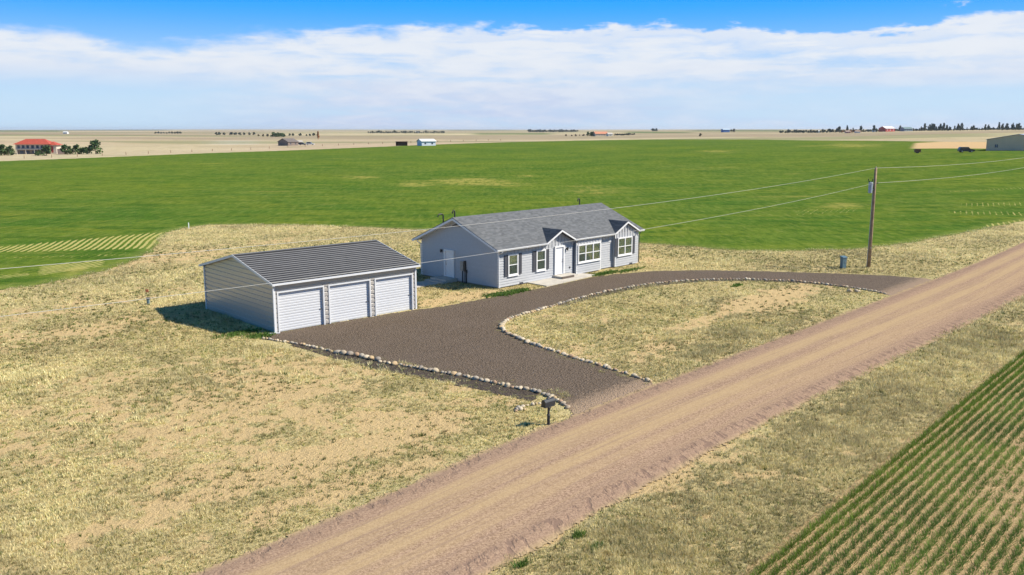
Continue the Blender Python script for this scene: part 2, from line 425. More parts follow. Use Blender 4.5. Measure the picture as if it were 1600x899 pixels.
def ground_colour():
    x, y = gx, gy
    bare, lush, green = cover_maps(x, y)
    sand = np.array([.54, .40, .205]); straw = np.array([.50, .41, .19]); pale = np.array([.55, .47, .26]); olive = np.array([.32, .305, .14])
    c = straw[None] * np.ones((len(x), 1))
    c = c + (olive - straw)[None] * (green * .5)[:, None]
    c = c + (pale - c) * (lush * .6)[:, None]
    c = c * (1.08 - .18 * sstep(fbm(x * .12, y * .12, 89), .38, .62))[:, None]
    c = c + (sand - c) * (bare * .95)[:, None]
    # beyond ~200 m: pale dry range land with stripes of other ground
    px, py = ppx(x, y, gz)
    far = sstep(rr_, 180, 330)
    fcol = np.array([.455, .385, .255])[None] * (1 + .26 * (fbm(x * .012, y * .012, 71)[:, None] - .5) * 2)
    pinkish = sstep(fbm(x * .003, y * .003, 75), .45, .65)[:, None]
    fcol = fcol + (np.array([.40, .30, .225]) - fcol) * pinkish * .6
    c = c + (fcol - c) * far[:, None]
    w = lambda a0, a1, b0, b1, m=14: sstep(px, a0 - m, a0 + m) * sstep(px, a1 + m, a1 - m) * sstep(py, b0 - .35, b0 + .35) * sstep(py, b1 + .35, b1 - .35)
    def paint(mask, col, k=1.0):
        nonlocal c
        mk = (mask * k * (rr_ > 300))[:, None]; c = c + (np.array(col) - c) * mk
    paint(w(-300, 100, 203.5, 206), (.05, .115, .05))          # green field on the far left
    paint(w(96, 260, 202.5, 204.3), (.10, .13, .13))            # dark far ridge
    paint(w(-50, 420, 206.5, 212), (.24, .19, .15), .5)         # grey-brown range
    paint(w(740, 860, 208.2, 210.6), (.08, .13, .05), .9)
    paint(w(980, 1080, 206.0, 208.4), (.07, .13, .05), .9)
    paint(w(1080, 1225, 202.8, 205.6), (.06, .12, .06), .9)
    paint(w(700, 800, 201.5, 204.3), (.09, .13, .12), .8)
    paint(w(520, 620, 212.5, 214.5), (.25, .23, .12), .5)
    paint(w(1200, 1700, 206.5, 219, 30) * sstep(fbm(x * .02, y * .02, 81), .45, .6), (.40, .34, .20), .5)
    paint(w(-100, 420, 236, 252, 20), (.42, .36, .24), .4)
    paint(w(180, 330, 219, 226, 60), (.36, .31, .19), .6)
    paint(w(330, 400, 220, 226, 30), (.55, .52, .47), .6)
    band = sstep(fbm(x * .0011 + 3, y * .0032, 95, 4), .46, .56) * (rr_ > 560); c = c + (np.array([.25, .205, .15]) - c) * (band * .7)[:, None]
    band = sstep(fbm(x * .0014 + 8, y * .0042, 97, 4), .56, .62) * (rr_ > 700); c = c + (np.array([.13, .17, .08]) - c) * (band * .55)[:, None]
    # scattered darker scrub in the range land
    sp = sstep(fbm(x * .05, y * .05, 91, 5, .7), .60, .70) * (rr_ > 350)
    c = c + (np.array([.16, .16, .09]) - c) * (sp * .35)[:, None]
    return np.clip(c, 0, 1), bare, lush


gcol, gbare, glush = ground_colour()


def ground_mat():
    m, n = newmat('dry_grassland')
    co = n.n('ShaderNodeTexCoord').outputs['Object']; c = attr(n, 'tint', True); bare = attr(n, 'bare'); near = attr(n, 'near')
    f1 = n.noise(co, 9, 5, .7); f2 = n.noise(co, 2.2, 5, .65); f3 = n.noise(co, 28, 3, .6)
    straw = n.mix(n.ss(f1, .38, .64), n.mix(.3, c, (.30, .25, .11)), n.mix(.45, c, (.60, .51, .29)))
    tuft = n.ss(n.math('ADD', n.math('MULTIPLY', f2, .5), n.math('MULTIPLY', f1, .5)), .53, .60)
    dark = n.mix(n.ss(n.noise(co, .5, 3), .4, .6), (.22, .20, .075), (.30, .24, .12))
    v = n.mix(n.math('MULTIPLY', tuft, n.math('SUBTRACT', .50, n.math('MULTIPLY', bare, .25))), straw, dark)
    v = n.mix(n.ss(bare, .45, .95, 0, .8), v, n.mix(n.ss(f3, .3, .7), (.47, .335, .165), (.63, .46, .245)))
    v = n.mix(n.math('MULTIPLY', n.ss(f3, .45, .7), .35), v, (.50, .40, .21))
    far = n.mix(n.ss(n.noise(co, .12, 6, .7), .4, .62, 0, .28), c, (.26, .22, .12))
    far = n.mix(n.ss(n.noise(co, .9, 4, .7), .52, .66, 0, .4), far, (.20, .185, .09))
    col = n.mix(near, far, v)
    h = n.math('ADD', n.math('MULTIPLY', f1, 1.0), n.math('MULTIPLY', f2, 1.4))
    finish(n, col, .95, bump=h, bstr=n.math('MULTIPLY_ADD', near, .8, .1), bdist=.13, spec=0.0); return m


near = sstep(rr_, 260, 110)
ground = link('ground', np_mesh('ground', np.stack([gx, gy, gz], 1), gF, ground_mat(), {'bare': gbare, 'near': near}, {'tint': gcol}, True))
ground['kind'] = 'structure'


# ------------------------------------------------------------------ sheets cut from the same grid
def sheet(name, sd, z_off, mat, attrs, margin=.8, hump=None):
    keep = (sd > -margin)
    fk = keep[gF].any(1); F = gF[fk]; used = np.unique(F); remap = -np.ones(len(gx), np.int64); remap[used] = np.arange(len(used))
    z = gz[used] + z_off
    if hump is not None: z = z + hump[used]
    V = np.stack([gx[used], gy[used], z], 1)
    o = link(name, np_mesh(name, V, remap[F], mat, {k: v[used] for k, v in attrs.items()}, None, True)); o['kind'] = 'structure'; return o


def ragged(n, co, sd, amp, scale, amp2, scale2):
    e = n.math('ADD', sd, n.math('MULTIPLY', n.math('SUBTRACT', n.noise(co, scale, 4, .65), .5), amp))
    e = n.math('ADD', e, n.math('MULTIPLY', n.math('SUBTRACT', n.noise(co, scale2, 2, .6), .5), amp2))
    return n.math('GREATER_THAN', e, 0.0)


# main green field
sd_f = sdf(FLD, gx, gy)
rl = sdf([at(1425, 233), at(1430, 224), at(1470, 222.3), at(1560, 222.5), at(1700, 222), at(1700, 236), at(1545, 233), at(1480, 232.6)], gx, gy)   # dirt yard beside the far barn


def field_mat():
    m, n = newmat('young_wheat'); co = n.n('ShaderNodeTexCoord').outputs['Object']; sd = attr(n, 'sd'); thin = attr(n, 'thin'); drill = attr(n, 'drill'); yard = attr(n, 'yard')
    big = n.noise(co, .013, 4, .6); mid = n.noise(n.mapping(co, (1, 2.2, 1)), .05, 5, .65, .4); fine = n.noise(co, 1.4, 4, .7); ff = n.noise(co, 5, 3, .7)
    c = n.mix(n.ss(big, .35, .65), (.084, .152, .026), (.145, .198, .024))
    c = n.mix(n.ss(n.noise(co, .03, 3, .5, .3), .45, .65, 0, .6), c, (.048, .130, .016))
    c = n.mix(n.ss(mid, .56, .74, 0, .75), c, (.23, .225, .02))
    c = n.mix(n.ss(n.noise(n.mapping(co, (.6, 2.6, 1), loc=(40, 9, 0)), .035, 4, .6), .62, .74, 0, .8), c, (.33, .28, .07))
    c = n.mix(n.ss(n.noise(n.mapping(co, (.5, 1.6, 1)), .10, 7, .78, .6), .44, .60, 0, .7), c, (.165, .198, .028))
    c = n.mix(n.ss(n.noise(n.mapping(co, (.5, 1.6, 1), loc=(9, 3, 0)), .22, 7, .8, .5), .48, .60, 0, .75), c, (.036, .095, .012))
    c = n.mix(n.ss(fine, .35, .65, 0, .75), c, n.mix(.6, c, (.030, .075, .010)))
    c = n.mix(n.ss(ff, .5, .75, 0, .4), c, (.19, .23, .06))
    gr = n.noise(n.mapping(co, (1.3, .22, 1)), 1.0, 5, .75); c = n.mix(n.ss(gr, .36, .50, .55, 0), c, (.034, .082, .016)); c = n.mix(n.ss(gr, .52, .66, 0, .4), c, (.20, .215, .06))
    # drill rows show where the stand is thin
    w = n.math('SINE', n.math('ADD', n.math('MULTIPLY', drill, 2 * pi / .66), n.math('MULTIPLY', n.noise(co, .3, 2), 1.3)))
    gap = n.ss(n.math('ADD', n.math('MULTIPLY', w, .5), n.math('MULTIPLY', n.math('SUBTRACT', fine, .5), 1.5)), n.math('MULTIPLY_ADD', thin, -1.0, .85), n.math('MULTIPLY_ADD', thin, -1.0, 1.15))
    c = n.mix(n.math('MULTIPLY', n.ss(n.math('ADD', attr(n, 'patch'), n.math('MULTIPLY', n.math('SUBTRACT', n.noise(n.mapping(co, (.35, 1.0, 1)), .11, 7, .75), .5), 2.2)), .15, .85, 0, .75), n.math('MULTIPLY', n.ss(attr(n, 'patch'), .02, .15), n.ss(n.noise(n.mapping(co, (.7, .16, 1)), 1.0, 5, .75), .36, .60))), c, (.36, .31, .085))
    c = n.mix(n.math('MULTIPLY', gap, n.ss(thin, .05, .4)), c, (.40, .36, .13))
    c = n.mix(n.ss(sd, 2.2, .2, 0, .35), c, (.22, .23, .07))
    c = n.mix(n.ss(n.math('ADD', yard, n.math('MULTIPLY', n.math('SUBTRACT', fine, .5), 3)), -2, 2), c, (.50, .35, .19))
    finish(n, c, .9, bump=n.math('ADD', n.math('MULTIPLY', fine, .8), ff), bstr=.7, bdist=.16, alpha=ragged(n, co, sd, 2.2, .5, 1.0, 3.), spec=0.0); return m


gpx, gpy = ppx(gx, gy, gz)
def soft_band(x0, y0a, y0b, x1, y1a, y1b, k=1.0, m=2.5):
    """thin stand between two lines running from (x0, y0a..y0b) to (x1, y1a..y1b) of the survey"""
    t = (gpx - x0) / (x1 - x0); a = y0a + (y1a - y0a) * t; b = y0b + (y1b - y0b) * t
    return k * sstep(t, -.05, .04) * sstep(t, 1.03, .97) * sstep(gpy, a - m, a + m) * sstep(gpy, b + m, b - m) * (gy > 20)
thin = np.maximum.reduce([soft_band(-40, 391, 398, 262, 363, 390, .95), soft_band(60, 418, 434, 165, 406, 418, .9), soft_band(-40, 436, 442, 45, 428, 434, .8), soft_band(0, 404, 408, 210, 396, 402, .5),
                          soft_band(1500, 318, 325, 1640, 315, 324, .5), soft_band(1480, 330, 336, 1640, 332, 341, .5), soft_band(1240, 328, 340, 1340, 324, 334, .42), soft_band(1440, 301, 304, 1640, 290, 296, .5), soft_band(1540, 352, 357, 1640, 337, 341, .9)])
patch = np.zeros_like(gx)
for px, py, a, b, w_ in [(740, 284, 75, 5, .8), (650, 289, 45, 3.5, .7), (560, 279, 40, 2.2, .8), (790, 289, 60, 3, .6), (930, 299, 80, 6, .55), (1310, 322, 50, 5, .6), (1335, 228, 60, 3, .7), (1265, 229, 30, 1.6, .5), (1120, 237, 40, 2, .5), (960, 231, 60, 2.5, .35), (1090, 262, 70, 3, .35), (1180, 335, 60, 4, .35), (340, 257, 40, 2, .35), (560, 249, 60, 2, .3), (60, 262, 40, 2, .3), (510, 318, 40, 4, .25), (820, 276, 20, 1.5, .5), (120, 425, 40, 6, .6), (1500, 300, 60, 2, .4), (900, 268, 40, 2, .3)]:
    patch = np.maximum(patch, w_ * np.exp(-.5 * (((gpx - px) / a * 1.6) ** 2 + ((gpy - py) / b) ** 2)) * (gy > 20))
drill = np.where(gx < 0, gx + .30 * gy + .016 * np.clip(92 - gy, 0, 40) ** 2 + .5 * np.sin((gy - 85) * .22), (gx - .47 * gy + .5 * np.sin(gy * .12)) * .8)
sheet('wheat_field', sd_f, .02, field_mat(), {'sd': sd_f, 'thin': thin, 'drill': drill, 'yard': rl, 'patch': patch}, 2.0, hump=.1 * sstep(sd_f, 0, 1.5))

# driveway
sd_d = sdf(DRIVE, gx, gy)
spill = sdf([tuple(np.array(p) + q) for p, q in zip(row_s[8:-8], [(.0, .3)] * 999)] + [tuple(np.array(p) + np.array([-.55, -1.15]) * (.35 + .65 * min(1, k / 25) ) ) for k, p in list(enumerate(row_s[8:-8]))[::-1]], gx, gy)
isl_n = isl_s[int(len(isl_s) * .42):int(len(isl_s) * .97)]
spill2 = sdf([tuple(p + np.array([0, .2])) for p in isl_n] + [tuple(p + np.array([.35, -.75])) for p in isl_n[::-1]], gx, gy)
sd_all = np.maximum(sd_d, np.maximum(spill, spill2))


def gravel_mat():
    m, n = newmat('dark_crushed_gravel'); co = n.n('ShaderNodeTexCoord').outputs['Object']; sd = attr(n, 'sd'); out = attr(n, 'outer')
    v = n.n('ShaderNodeTexVoronoi', {'Vector': co, 'Scale': 11.0}); v2 = n.noise(co, 11, 5, .85); b = n.noise(co, .35, 4, .6); mid = n.noise(co, 3, 4, .6)
    c = n.mix(n.ss(v2, .35, .68), (.028, .021, .015), (.215, .163, .120))
    c = n.mix(n.math('MULTIPLY', n.n('ShaderNodeSeparateColor', {0: v.outputs['Color']}).outputs[0], .5), c, (.150, .120, .096))
    c = n.mix(n.ss(b, .35, .7, 0, .35), c, (.145, .113, .090))
    c = n.mix(n.ss(mid, .6, .75, 0, .25), c, (.20, .17, .14))
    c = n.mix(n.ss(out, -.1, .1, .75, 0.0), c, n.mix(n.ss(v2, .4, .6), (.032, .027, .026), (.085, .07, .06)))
    c = n.mix(n.math('MULTIPLY', n.ss(sd, .9, 0, 0, 1), n.ss(mid, .52, .62, 0, .55)), c, (.19, .19, .07))
    c = n.mix(n.math('MULTIPLY', attr(n, 'dust'), n.ss(n.math('ADD', n.math('MULTIPLY', attr(n, 'dust'), .5), mid), .6, .9, 0, .75)), c, (.36, .26, .18))
    finish(n, c, .95, bump=n.math('ADD', n.math('MULTIPLY', v.outputs['Distance'], 1.2), v2), bstr=.8, bdist=.05, alpha=ragged(n, co, sd, .7, 1.3, .5, 9.), spec=0.05); return m


sheet('driveway', sd_all, .018, gravel_mat(), {'sd': sd_all, 'outer': sd_d, 'dust': sstep(-road_s(gx, gy), 2.6, .1) * (rr_ < 120)}, .6)


# gravel road: strip with across/along coordinates
def road_mat():
    m, n = newmat('dirt_road'); uv = n.n('ShaderNodeUVMap', uv_map='UVMap').outputs[0]; co = n.n('ShaderNodeTexCoord').outputs['Object']
    s2 = n.n('ShaderNodeSeparateXYZ', {0: uv}); u, v = s2.outputs[0], s2.outputs[1]      # u -1..1 across, v metres
    lo = n.mapping(uv, (3.2, .05, 1)); wob = n.math('MULTIPLY', n.math('SUBTRACT', n.noise(lo, 1.0, 3), .5), .22)
    uu = n.math('ADD', u, wob)
    track = n.ss(n.noise(n.n('ShaderNodeCombineXYZ', {0: n.math('MULTIPLY', u, 3.0), 1: n.math('MULTIPLY', v, .035)}).outputs[0], 1.6, 4, .6), .42, .58)
    def bell(c0, w0): return n.ss(n.math('ABSOLUTE', n.math('SUBTRACT', uu, c0)), w0, w0 * .25)
    tan = n.math('MAXIMUM', n.math('MAXIMUM', bell(-.50, .22), bell(.02, .20)), n.math('MULTIPLY', bell(.36, .16), .6))
    tan = n.math('MAXIMUM', tan, n.math('MULTIPLY', n.math('MULTIPLY', track, n.ss(n.math('ABSOLUTE', uu), .75, .55)), .55))
    fine = n.noise(co, 13, 5, .8); f2 = n.noise(co, 4, 4, .65)
    grav = n.mix(n.ss(fine, .34, .68), (.19, .125, .085), (.44, .31, .215))
    sand = n.mix(n.ss(fine, .3, .75), (.325, .228, .13), (.455, .335, .20))
    c = n.mix(n.math('MULTIPLY', tan, n.ss(f2, .25, .55, .7, 1.0)), grav, sand)
    rut = n.ss(n.noise(n.n('ShaderNodeCombineXYZ', {0: n.math('MULTIPLY', u, 22.0), 1: n.math('MULTIPLY', v, .12)}).outputs[0], 1.0, 3, .6), .50, .68, 0, .5)
    c = n.mix(rut, c, (.25, .175, .13))
    # scalloped windrow on both shoulders
    edge = n.ss(n.math('ABSOLUTE', n.math('ADD', u, .02)), .66, .84)
    scal = n.ss(n.noise(n.n('ShaderNodeCombineXYZ', {0: n.math('MULTIPLY', u, 3.0), 1: n.math('MULTIPLY_ADD', u, 2.0, n.math('MULTIPLY', v, 1.5))}).outputs[0], 1.6, 3, .6), .48, .62)
    c = n.mix(n.math('MULTIPLY', n.math('MULTIPLY', edge, scal), n.ss(u, -.2, .2, .45, .85)), c, (.17, .115, .09))
    c = n.mix(n.ss(n.math('ABSOLUTE', u), .55, .85, 0, .30), c, (.25, .17, .13))
    c = n.mix(n.ss(n.math('ABSOLUTE', u), .90, 1.05, 0, .6), c, (.45, .34, .18))
    al = n.math('SUBTRACT', 1.02, n.math('ABSOLUTE', u))
    al = n.math('ADD', al, n.math('MULTIPLY', n.math('SUBTRACT', n.noise(co, .6, 4), .5), .22)); al = n.math('ADD', al, n.math('MULTIPLY', n.math('SUBTRACT', n.noise(co, 6, 3, .7), .5), .22))
    h = n.math('ADD', n.math('MULTIPLY', n.math('MULTIPLY', edge, scal), -.7), n.math('ADD', n.math('MULTIPLY', fine, .25), n.math('MULTIPLY', f2, .2)))
    finish(n, c, .95, bump=h, bstr=.6, bdist=.06, alpha=n.math('GREATER_THAN', al, 0.0), spec=0.0); return m


def build_road():
    L = smooth_line(ROAD_L, .5); Rr = smooth_line(ROAD_R, .5); k = 620
    L = L[np.linspace(0, len(L) - 1, k).astype(int)]; Rr = Rr[np.linspace(0, len(Rr) - 1, k).astype(int)]
    us = np.linspace(-1.16, 1.16, 25); mid = (L + Rr) / 2; half = (Rr - L) / 2
    vv = np.concatenate([[0], np.cumsum(np.hypot(*np.diff(mid, axis=0).T))])
    P = mid[:, None, :] + half[:, None, :] * us[None, :, None]
    z = Hn(P[..., 0], P[..., 1]) + .028 + .10 * np.clip(1 - us ** 2, 0, 1)[None] + .05 * np.exp(-((np.abs(us) - .82) / .09) ** 2)[None] * (.5 + fbm(P[..., 0] * .8, P[..., 1] * .8, 3))
    V = np.concatenate([P, z[..., None]], -1).reshape(-1, 3); I = np.arange(k * 25).reshape(k, 25)
    F = np.stack([I[:-1, :-1], I[:-1, 1:], I[1:, 1:], I[1:, :-1]], -1).reshape(-1, 4)
    me = np_mesh('road', V, F, road_mat(), smooth=True); uvl = me.uv_layers.new(name='UVMap')
    UV = np.stack([np.broadcast_to(us, (k, 25)), np.broadcast_to(vv[:, None], (k, 25))], -1).reshape(-1, 2)[F.ravel()]
    uvl.data.foreach_set('uv', UV.astype(np.float32).ravel()); o = link('gravel_road', me); o['kind'] = 'structure'


build_road()

# soil of the near crop field
ffs = (gx - FF_A[0]) * FF_N[0] + (gy - FF_A[1]) * FF_N[1]
ROWSP = .335


def soil_mat():
    m, n = newmat('sandy_crop_soil'); co = n.n('ShaderNodeTexCoord').outputs['Object']; sd = attr(n, 'sd')
    f = n.noise(co, 14, 5, .7); g = n.noise(co, 1.0, 3)
    c = n.mix(n.ss(f, .35, .7), (.27, .185, .085), (.53, .39, .205)); c = n.mix(n.ss(g, .4, .7, 0, .3), c, (.30, .22, .13))
    finish(n, c, .95, bump=f, bstr=.8, bdist=.06, alpha=ragged(n, co, sd, .5, 1.5, .3, 8.), spec=.15); return m


sd_ff = np.where((rr_ < 170) & (gy > -5), ffs + .25, -50)
sheet('crop_field_soil', sd_ff, .012, soil_mat(), {'sd': sd_ff}, .6)


# ------------------------------------------------------------------ grass: real blades, joined (nobody could count them)
def blades(name, x, y, h, w, col, nb, spread, lean, label, cat, colvar=.18, zoff=0.0, bend=None):
    """nb triangular blades per tuft"""
    N = len(x); z = Hn(x, y) + zoff
    th = RNG.uniform(0, 2 * pi, (N, nb)); rad = RNG.uniform(0, 1, (N, nb)) * spread[:, None]
    bx = x[:, None] + np.cos(th) * rad; by = y[:, None] + np.sin(th) * rad
    la = th + RNG.normal(0, .6, (N, nb)); ln = RNG.uniform(.3, 1.0, (N, nb)) * lean * h[:, None]
    hh = h[:, None] * RNG.uniform(.55, 1.15, (N, nb)); ww = w[:, None] * RNG.uniform(.7, 1.3, (N, nb))
    fa = RNG.uniform(0, pi, (N, nb)); dx = np.cos(fa) * ww; dy = np.sin(fa) * ww
    zb = z[:, None] + np.zeros((N, nb)) - .01
    A = np.stack([bx - dx, by - dy, zb], -1); B = np.stack([bx + dx, by + dy, zb], -1)
    C = np.stack([bx + np.cos(la) * ln, by + np.sin(la) * ln, zb + hh], -1)
    V = np.stack([A, B, C], 2).reshape(-1, 3); F = np.arange(len(V)).reshape(-1, 3)
    cc = col[:, None, :] * (1 + RNG.normal(0, colvar, (N, nb, 1))); cc = np.clip(cc, .01, .95)
    cc = np.repeat(cc.reshape(-1, 3), 3, 0)
    o = link(name, np_mesh(name, V, F, M['blade'], None, {'tint': cc})); tag(o, label, cat, kind='stuff'); return o


def blade_mat():
    m, n = newmat('grass_blades'); c = attr(n, 'tint', True)
    d = n.n('ShaderNodeBsdfDiffuse', {'Color': c}); t = n.n('ShaderNodeBsdfTranslucent', {'Color': c})
    n.n('ShaderNodeOutputMaterial', {'Surface': n.n('ShaderNodeMixShader', {0: .3, 1: d.outputs[0], 2: t.outputs[0]}).outputs[0]}); return m


M['blade'] = blade_mat()
HOUSE_POLY = [tuple(hloc(s, o)) for s, o in ((-.1, -.1), (8.9, -.1), (8.9, -.4), (17.9, -.4), (17.9, 9.1), (-.1, 9.1))]


def gl(s, o): return G0 + s * np.array([cos(GANG), sin(GANG)]) + o * np.array([-sin(GANG), cos(GANG)])


GAR_POLY = [tuple(gl(s, o)) for s, o in ((-.1, -.1), (10.5, -.1), (10.5, 9.8), (-.1, 9.8))]
PATIO = [at(820, 442.5), at(854, 448.5), at(931, 431), at(899, 427.5)]
SIDEPATH = [tuple(hloc(s, o)) for s, o in ((-1.1, 4.7), (-1.1, 6.6), (-5.2, 6.3), (-5.2, 4.9))]


def sample(n_, r0, r1, power):
    """points in the camera's sector, density ~ r^-power per area"""
    a = RNG.uniform(AZC[0] - .09, AZC[-1] + .09, n_); u = RNG.uniform(0, 1, n_); e = 2 - power
    r = (r0 ** e + u * (r1 ** e - r0 ** e)) ** (1 / e) if abs(e) > 1e-6 else r0 * (r1 / r0) ** u
    return r * np.sin(a), r * np.cos(a), r


def prairie():
    x, y, r = sample(430000, 19, 128, 1.55)
    ok = (sdf(FLD, x, y) < .6) & (road_s(x, y) < .15 + .5 * (fbm(x * .7, y * .7, 4) - .5)) & (sdf(HOUSE_POLY, x, y) < 0) & (sdf(GAR_POLY, x, y) < 0) & (sdf(PATIO, x, y) < 0) & (sdf(SIDEPATH, x, y) < 0)
    ok &= ((x - FF_A[0]) * FF_N[0] + (y - FF_A[1]) * FF_N[1]) < .05
    dd = sdf(DRIVE, x, y)
    weeds = (dd > 0) & (dd < 1.2) & (fbm(x * .9, y * .9, 77) > .66) & (x > -6) & (y < 46)
    ok &= (dd < -.25) | weeds
    x, y, r = x[ok], y[ok], r[ok]; dd = dd[ok]
    bare, lush, green = cover_maps(x, y)
    rd = -road_s(x, y)
    bare = np.clip(bare + .55 * sstep(rd, 1.2, .1), 0, 1)
    sl = sdf([tuple(p) for p in row_s] + [tuple(np.array(p) + np.array([-.5, -1.1])) for p in row_s[::-1]], x, y)
    keep = RNG.uniform(0, 1, len(x)) < np.clip(1.0 - .93 * bare, .05, 1) * np.where(sl > 0, .12, 1)
    x, y, r, bare, lush, green = [q[keep] for q in (x, y, r, bare, lush, green)]
    N = len(x); p = RNG.uniform(0, 1, N)
    cols_ = np.array([[.64, .56, .31], [.56, .475, .245], [.42, .375, .14], [.16, .19, .05], [.42, .31, .155], [.36, .34, .155]])
    wts = np.stack([.34 + 1.3 * lush, .40 + 0 * p, .12 + .20 * green, .03 + .16 * green * (1 - lush) + .12 * bare, .12 + 0 * p, .12 + 0 * p], 1); wts /= wts.sum(1, keepdims=True)
    pick = (p[:, None] > np.cumsum(wts, 1)).sum(1).clip(0, 5)
    col = cols_[pick] * (.84 + .30 * sstep(fbm(x * .9, y * .9, 88, 3), .3, .7))[:, None] * (1.16 - .24 * sstep(fbm(x * .12, y * .12, 89), .38, .62))[:, None]
    isg = (pick == 3)
    h = np.where(isg, .070, .085) * (1 + 1.0 * lush) * RNG.uniform(.6, 1.5, N) * np.clip(r / 40, .75, 1.5) ** .6
    w = np.where(isg, .019, .0125) * np.clip(r / 34, .8, 2.6); sp = np.where(isg, .07, .06) * np.clip(r / 40, .8, 2) * (1 + .5 * lush)
    fr = r < 60
    blades('prairie_grass', x[fr], y[fr], h[fr], w[fr], col[fr], 6, sp[fr], .75, 'dry straw and olive prairie grass around the drive and road', 'grass')
    blades('prairie_grass', x[~fr], y[~fr], h[~fr], w[~fr], col[~fr], 3, sp[~fr], .8, 'dry grass behind the garage and house up to the green field', 'grass')


prairie()


def crop():
    xs, ys, hs, cs, ws = [], [], [], [], []
    for k in range(38):
        off = .12 + k * ROWSP; s = np.arange(-12, 62, 0.029 if k < 22 else .07); s = s + RNG.uniform(-.015, .015, len(s))
        o = off + RNG.normal(0, .028, len(s)) + .05 * (fbm(s * .25, s * 0 + k * .13, 12) - .5)
        x = FF_A[0] + FF_D[0] * s + FF_N[0] * o; y = FF_A[1] + FF_D[1] * s + FF_N[1] * o
        dens = fbm(x * .55, y * .55, 15, 4); thinp = sstep(fbm(x * .3 + 4, y * .3, 19), .42, .66) * sstep(off, 1.2, 3.2)
        kp = RNG.uniform(0, 1, len(s)) < np.clip(1.3 - .75 * thinp - .3 * sstep(dens, .55, .35) * (k > 2), .12, 1)
        x, y = x[kp], y[kp]; dens = dens[kp]; m_ = len(x)
        base = np.array([.125, .20, .05])[None] + (np.array([.22, .32, .07]) - np.array([.125, .20, .05]))[None] * np.clip((dens - .35) * 2.4, 0, 1)[:, None]
        if k < 3: base = base + (np.array([.16, .24, .03]) - base) * .5
        cs.append(base * RNG.uniform(.75, 1.25, (m_, 1))); hs.append((.15 if k > 2 else .17) * RNG.uniform(.7, 1.25, m_)); xs.append(x); ys.append(y); ws.append(np.full(m_, .0105))
    x = np.concatenate(xs); y = np.concatenate(ys)
    blades('crop_rows', x, y, np.concatenate(hs), np.concatenate(ws), np.concatenate(cs), 6, np.full(len(x), .105), .8, 'rows of young green wheat on sandy soil in the near right corner', 'crop', zoff=.012)


crop()


def clumps():
    x, y, r = sample(52000, 21, 95, 1.2)
    dens = sstep(fbm(x * .18 + 3, y * .18, 131, 3), .42, .62)
    ok = (sdf(FLD, x, y) < -.5) & (road_s(x, y) < -.2) & (sdf(HOUSE_POLY, x, y) < -.2) & (sdf(GAR_POLY, x, y) < -.2) & (sdf(PATIO, x, y) < -.2) & (sdf(DRIVE, x, y) < -.6) & (sdf(SIDEPATH, x, y) < 0)
    ok &= (((x - FF_A[0]) * FF_N[0] + (y - FF_A[1]) * FF_N[1]) < -.2) & (RNG.uniform(0, 1, len(x)) < .04 + .42 * dens)
    x, y, r = x[ok], y[ok], r[ok]; N = len(x); p = RNG.uniform(0, 1, N)
    col = np.where((p < .55)[:, None], np.array([[.105, .135, .040]]), np.where((p < .8)[:, None], np.array([[.20, .175, .075]]), np.array([[.13, .185, .045]]))) * RNG.uniform(.7, 1.3, (N, 1))
    blades('grass_clumps', x, y, RNG.uniform(.06, .15, N), .016 * np.clip(r / 34, .8, 2.2), col, 9, RNG.uniform(.07, .17, N), .7, 'small dark olive clumps dotted over the pale dry grass', 'grass clumps')


clumps()


def weeds():
    """bright green weed patches against the house and the drive edge"""
    spots = [(795, 459, 1.5, .45), (775, 461, .8, .3), (812, 455, .8, .35), (945, 428, 1.5, .35), (985, 423, 1.3, .3), (920, 432, .5, .2), (405, 526, .6, .5), (375, 522, 1.2, .5), (935, 855, .2, .1), (905, 838, .2, .1), (815, 883, .2, .1), (1150, 447, .6, .2)]
    xs, ys = [], []
    for px, py, a, b in spots:
        cx, cy = at(px, py); k = int(420 * a * b) + 30; u = RNG.normal(0, .6, k) * a; v = RNG.normal(0, .6, k) * b
        xs.append(cx + u * AXR[0] + v * AXN[0]); ys.append(cy + u * AXR[1] + v * AXN[1])
    x = np.concatenate(xs); y = np.concatenate(ys); r = np.hypot(x, y)
    ok = (sdf(HOUSE_POLY, x, y) < 0) & (sdf(PATIO, x, y) < 0) & (sdf(GAR_POLY, x, y) < 0)
    x, y, r = x[ok], y[ok], r[ok]; N = len(x)
    col = np.array([.12, .20, .045])[None] * RNG.uniform(.6, 1.4, (N, 1)) * np.array([1, 1, 1])
    blades('weeds', x, y, RNG.uniform(.08, .2, N), .018 * np.clip(r / 30, .8, 2.2), col, 5, np.full(N, .08), .8, 'bright green weeds along the house and drive edges', 'weeds', zoff=.02)


weeds()

# ------------------------------------------------------------------ house
HOUSE = empty('house', (*F0, 0), HANG)
tag(HOUSE, 'blue-grey single-storey ranch house with grey shingle roof and two front gablets', 'house')
HL, HD = 17.75, 8.9; ZW = 3.02; ZR = 5.12; YR = HD / 2; OV = .45; OVR = .62; ZE = 3.10
SLOPE = (ZR + .06 - ZE) / (YR + OV)


def roof_z(y): return ZE + SLOPE * (OV + min(y, HD - y))


class Wall:
    def __init__(s, ox, oy, dx, dy): s.o = np.array([ox, oy]); s.d = np.array([dx, dy], float); s.nn = np.array([s.d[1], -s.d[0]])   # outward = right of direction
    def out(s, k): w = Wall(*s.o, *s.d); w.o = s.o + k * s.nn; return w
    def p(s, a, out, z): q = s.o + a * s.d + out * s.nn; return (q[0], q[1], z)


def wbox(mb, w, a0, a1, o0, o1, z0, z1):
    return mb.hexa([w.p(a0, o1, z0), w.p(a1, o1, z0), w.p(a1, o0, z0), w.p(a0, o0, z0), w.p(a0, o1, z1), w.p(a1, o1, z1), w.p(a1, o0, z1), w.p(a0, o0, z1)])


